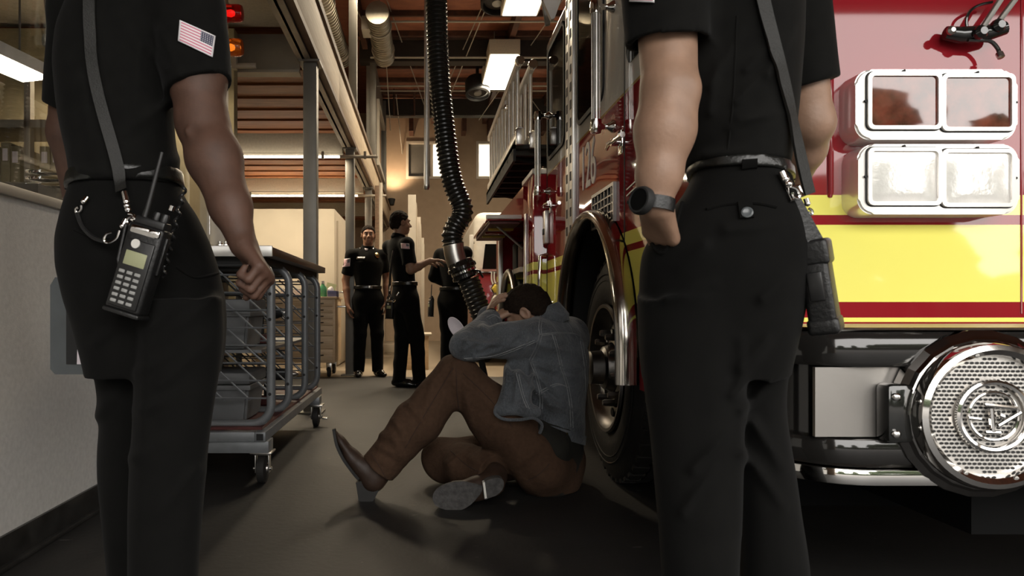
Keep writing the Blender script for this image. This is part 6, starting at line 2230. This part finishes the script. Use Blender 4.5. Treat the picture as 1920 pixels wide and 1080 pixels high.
    for x, y, z, lab in ((-.86, 3.95, .615, 'dark cordless drill on the middle shelf of the cart'), (-.84, 4.05, .262, 'dark cordless drill on the bottom deck of the cart')):
        z += .002
        k = E('power_drill', lab, 'drill', (x, y, z), group='drills in the cart')
        ob('motor_housing', lathe([(0, -.1), (.03, -.095), (.034, -.05), (.034, .04), (.024, .07), (0, .075)], (x, y, z + .17), (1, .2, 0), 16), 'black', k)
        ob('chuck', lathe([(0, .07), (.02, .07), (.018, .1), (.008, .12), (0, .12)], (x, y, z + .17), (1, .2, 0), 14), 'satin', k)
        ob('grip', box(-.02, .02, -.018, .018, 0, .15, .008, mx=Matrix.Translation((x - .05, y - .01, z + .02))), 'plastic', k)
        ob('battery', box(-.05, .04, -.035, .035, 0, .05, .006, mx=Matrix.Translation((x - .05, y - .01, z))), 'maroon', k)
    for i, (px_, lab) in enumerate(((413, 'small chrome hose coupling on the cart top by the firefighter\'s wrist'), (424, 'small chrome hose coupling on the cart top, the right one'))):
        c = P(px_, 470, 3.36)
        c.z = 1.095
        k = E('hose_coupling', lab, 'coupling', c, group='chrome couplings on the cart')
        ob('collar', lathe([(.008, 0), (.016, 0), (.018, .006), (.016, .02), (.011, .024), (.011, .034), (.008, .034), (.008, 0)], c, (0, 0, 1), 16), 'chrome', k)
        for a in range(2):
            d = Vector((math.cos(a * PI + .6), math.sin(a * PI + .6), 0))
            ob('lug', cyl(c + d * .014 + Vector((0, 0, .012)), c + d * .024 + Vector((0, 0, .012)), .004, 8), 'chrome', k)


def exhaust_hose():
    Y = 5.0
    ctr = [(816, -160), (817, -60), (818, 0), (820, 80), (825, 160), (831, 220), (838, 280), (846, 330), (856, 362), (866, 385), (866, 405), (855, 422), (848, 440), (850, 462)]
    t = E('exhaust_hose', 'corrugated black exhaust hose hanging down beside the engine', 'hose', P(870, 500, Y))
    path = [(v.x, v.y) for v in catmull([(x, y, 0) for x, y in ctr], 60)]
    pts = [P(x, y, Y) for x, y in path]
    # arc-length resample for the rings
    L = np.cumsum([0] + [(b - a).length for a, b in zip(pts, pts[1:])])
    A = np.array([list(p) for p in pts])
    s = np.arange(0, L[-1], .0051)
    Q = np.stack([np.interp(s, L, A[:, i]) for i in range(3)], 1)
    rr = .069 + .009 * np.where(np.arange(len(s)) % 6 < 3, np.sin((np.arange(len(s)) % 6 + .5) / 3 * PI), -.3)
    ob('corrugated_tube', tube([Vector(q) for q in Q], list(rr), 20), 'hose', t)
    e = [P(x, y, Y) for x, y in ((850, 456), (851, 470), (856, 490), (864, 508))]
    ob('steel_elbow', tube(catmull(e, 5), [.073] * 16, 24), 'satin', t, label='bare steel elbow')
    d = (P(880, 535, Y) - P(866, 500, Y)).normalized()
    c = P(866, 502, Y)
    ob('coupling', lathe([(.07, -.05), (.088, -.045), (.095, -.02), (.105, -.01), (.105, .012), (.09, .02), (.086, .05), (.094, .055), (.094, .075), (.078, .085), (.07, .085), (.07, -.05)], c, d, 30), 'black_gloss', t)
    ob('clamp_band', lathe([(.088, .024), (.0915, .026), (.0915, .04), (.088, .042), (.088, .024)], c, d, 28), 'chrome', t)
    ob('clamp_lever', tube([c + d * .02 + Vector((.07, -.07, 0)), c + d * .05 + Vector((.1, -.08, .02)), c + d * .09 + Vector((.11, -.08, .01))], .008, 8), 'black_gloss', t)
    lo = [(878, 524), (890, 556), (903, 590), (916, 622), (926, 648)]
    path = [P(v.x, v.y, Y) for v in catmull([(x, y, 0) for x, y in lo], 30)]
    L = np.cumsum([0] + [(b - a).length for a, b in zip(path, path[1:])])
    A = np.array([list(p) for p in path])
    s = np.arange(0, L[-1], .0051)
    Q = np.stack([np.interp(s, L, A[:, i]) for i in range(3)], 1)
    rr = .074 + .005 * np.where(np.arange(len(s)) % 6 < 3, np.sin((np.arange(len(s)) % 6 + .5) / 3 * PI), -.5)
    ob('nozzle_tube', tube([Vector(q) for q in Q], list(rr), 20), 'hose', t)
    # pale nozzle lip standing out from the hose end
    c = P(857, 616, 4.2)
    q = E('nozzle_flap', 'pale oval scoop sticking out beside the seated man\'s elbow', 'scoop', c)
    M4 = Matrix.Translation(c) @ frame_z(Vector((-.55, -.8, .35))).to_4x4()
    bm = lathe([(0, -.012), (.035, -.008), (.052, .0), (.058, .004), (.054, .008), (.035, -.0), (0, -.005)], (0, 0, 0), (0, 0, 1), 28)
    bmesh.ops.scale(bm, vec=(.72, 1.35, 1), verts=bm.verts[:])
    bmesh.ops.transform(bm, matrix=Matrix.Translation(c) @ rot_basis(Vector((.8, -.3, .5)).normalized(), Vector((.52, -.1, -.8)).normalized(), Vector((-.4, -.9, .1)).normalized(), Vector()).to_3x3().to_4x4(), verts=bm.verts[:])
    ob('scoop', bm, 'paper', q)
    ob('scoop_handle', tube([P(864, 628, 4.2), P(880, 645, 4.25), P(900, 665, 4.35), Vector((.42, 4.42, .2)), Vector((.44, 4.45, .0))], [.012, .016, .02, .02, .04], 10), 'black', q)
    # rail that carries the hose
    t = E('hanging_rail', 'pale steel tube hanging straight down behind the corrugated hose', 'pipe', P(801, 300, 5.6))
    ob('rail_tube', cyl(P(800, 352, 5.6), P(801, -200, 5.6), .022, 14), 'alum', t)
    ob('rail_end', lathe([(0, -.02), (.018, -.015), (.024, 0), (.024, .02), (0, .02)], P(800, 352, 5.6), (0, 0, 1), 14), 'satin', t)
# ================================================================ BUILD ALL
setting()
mezzanine()
half_wall()
back_furniture()
overhead()
mezz_lights()
beacons()
outdoors()
engine()
ladders()
second_truck()
cart()
exhaust_hose()

rt1, sb, tb, bb = fireman_left()
radio_for_left(sb, tb, bb)
clipboard()
rt2, sb2, tb2, bb2 = fireman_right()
radio_for_right(sb2, tb2)
seated_man()


def back_people():
    dn = Vector((0, 0, -1))
    # the one facing the camera
    r, so, sb, tb, k = standing('firefighter facing forward beside the pale booth, with round badge', ((690 - VX) * 8.4 / F, 8.4), PI - .3, 1.8, 'skin_tan',
        {'r': (P(648, 525, 8.42), P(652, 572, 8.32), Vector((.1, -.1, -1)), Vector((1, .2, 0)), Vector((0, -1, 0)), (.4, .5, .5, .5)),
         'l': (P(724, 520, 8.5), P(725, 566, 8.4), Vector((-.05, -.1, -1)), Vector((-1, .2, 0)), Vector((0, -1, 0)), (.4, .5, .5, .5))}, hyaw=PI - .1, hpitch=-.02)
    patch(sb, ((644, 486), (657, 484), (656, 499), (643, 501)), 'sleeve_badge', 'flag', r, nu=6, nv=6, label='small flag badge')
    patch(sb, ((669, 482), (684, 482), (684, 486), (669, 486)), 'name_tag', 'satin', r, nu=5, nv=2, label='silver name bar')
    l, n = cast(sb, 707, 479)
    if l:
        ob('badge', lathe([(0, 0), (.032, 0), (.034, .004), (.02, .01), (0, .012)], l + n * .003, n, 14), 'gold', r, label='round gold badge')
    patch(sb, ((680, 457), (694, 457), (689, 470), (685, 470)), 'undershirt', 'paper', r, nu=4, nv=4)
    for x in (676, 699):
        l, n = cast(sb, x, 466)
        if l:
            ob('collar_pin', lathe([(0, 0), (.012, 0), (.008, .004), (0, .005)], l + n * .003, n, 10), 'chrome', r)
    # the one with the raised arm
    X = (768 - VX) * 7.27 / F
    f = Vector((.86, .5, 0)).normalized()
    r, so, sb, tb, k = standing('firefighter in profile reaching to the shoulder of the dark clad one', (X, 7.27), math.atan2(.86, .5), 1.81, 'skin_light',
        {'r': (P(770, 506, 7.05), P(806, 489, 7.12), Vector((1, .3, .12)), Vector((.1, .1, -1)), Vector((0, 1, .3)), (.2, .25, .3, .3)),
         'l': (P(775, 505, 7.55), P(800, 492, 7.5), Vector((1, .1, .0)), Vector((0, 0, -1)), Vector((0, -1, 0)), (.3, .3, .3, .3))},
        lean=(-.1, 0), hyaw=1.15, top=.012,
        feet={'l': (Vector(((748 - VX) * 7.25 / F, 7.25, 0)), Vector((.98, -.2, 0))), 'r': (Vector(((786 - VX) * 7.3 / F, 7.32, 0)), Vector((.98, .1, 0)))})
    patch(sb, ((752, 456), (767, 457), (768, 467), (753, 466)), 'sleeve_badge', 'flag', r, nu=6, nv=5, label='small flag badge')
    # the dark clad one behind the hose
    X3 = (846 - VX) * 7.6 / F
    r3, so3, sb3, tb3, k3 = standing('person in a dark long sleeved jacket half hidden behind the exhaust hose', (X3, 7.6), .75, 1.74, 'skin_tan',
        {'l': (P(813, 520, 7.72), P(845, 534, 7.9), Vector((1, .1, -.1)), Vector((0, .3, -1)), Vector((.2, 1, 0)), (.4, .4, .4, .4)),
         'r': (P(872, 520, 7.4), P(856, 540, 7.72), Vector((-.4, .6, -.1)), Vector((0, .3, -1)), Vector((-.4, -.4, .6)), (.5, .4, .4, .4))},
        lean=(.03, .02), long_sleeve=True, hpitch=-.35)
    for c, yv, lab in ((P(731, 578, 7.15), Vector((-.45, -.85, 0)), 'small black radio hanging at the belt of the firefighter in profile'), (P(808, 575, 7.62), Vector((-1, -.3, 0)), 'black radio with antenna on the dark clad person\'s hip')):
        z = Vector((.04, 0, 1)).normalized()
        y = (yv - z * yv.dot(z)).normalized()
        q = E('handheld_radio', lab, 'radio', mw=rot_basis(y.cross(z), y, z, c))
        radio_parts(q, keys=False)
    s = E('radio_strap', 'black strap with silver clips from belt to radio on the firefighter in profile', 'strap', P(735, 545, 7.1))
    ob('strap_cord', tube(catmull([P(738, 470, 7.08), P(733, 500, 7.06), P(731, 530, 7.08), P(731, 556, 7.12)], 5), .012, 8), 'leather', s)
    clip_parts([P(733, 536, 7.06), P(731, 545, 7.06), P(730, 552, 7.07), P(728, 562, 7.08)], s, .012)
    clip_parts([P(748, 548, 7.03), P(744, 554, 7.03), P(741, 560, 7.03), P(737, 566, 7.04)], s, .01)


back_people()
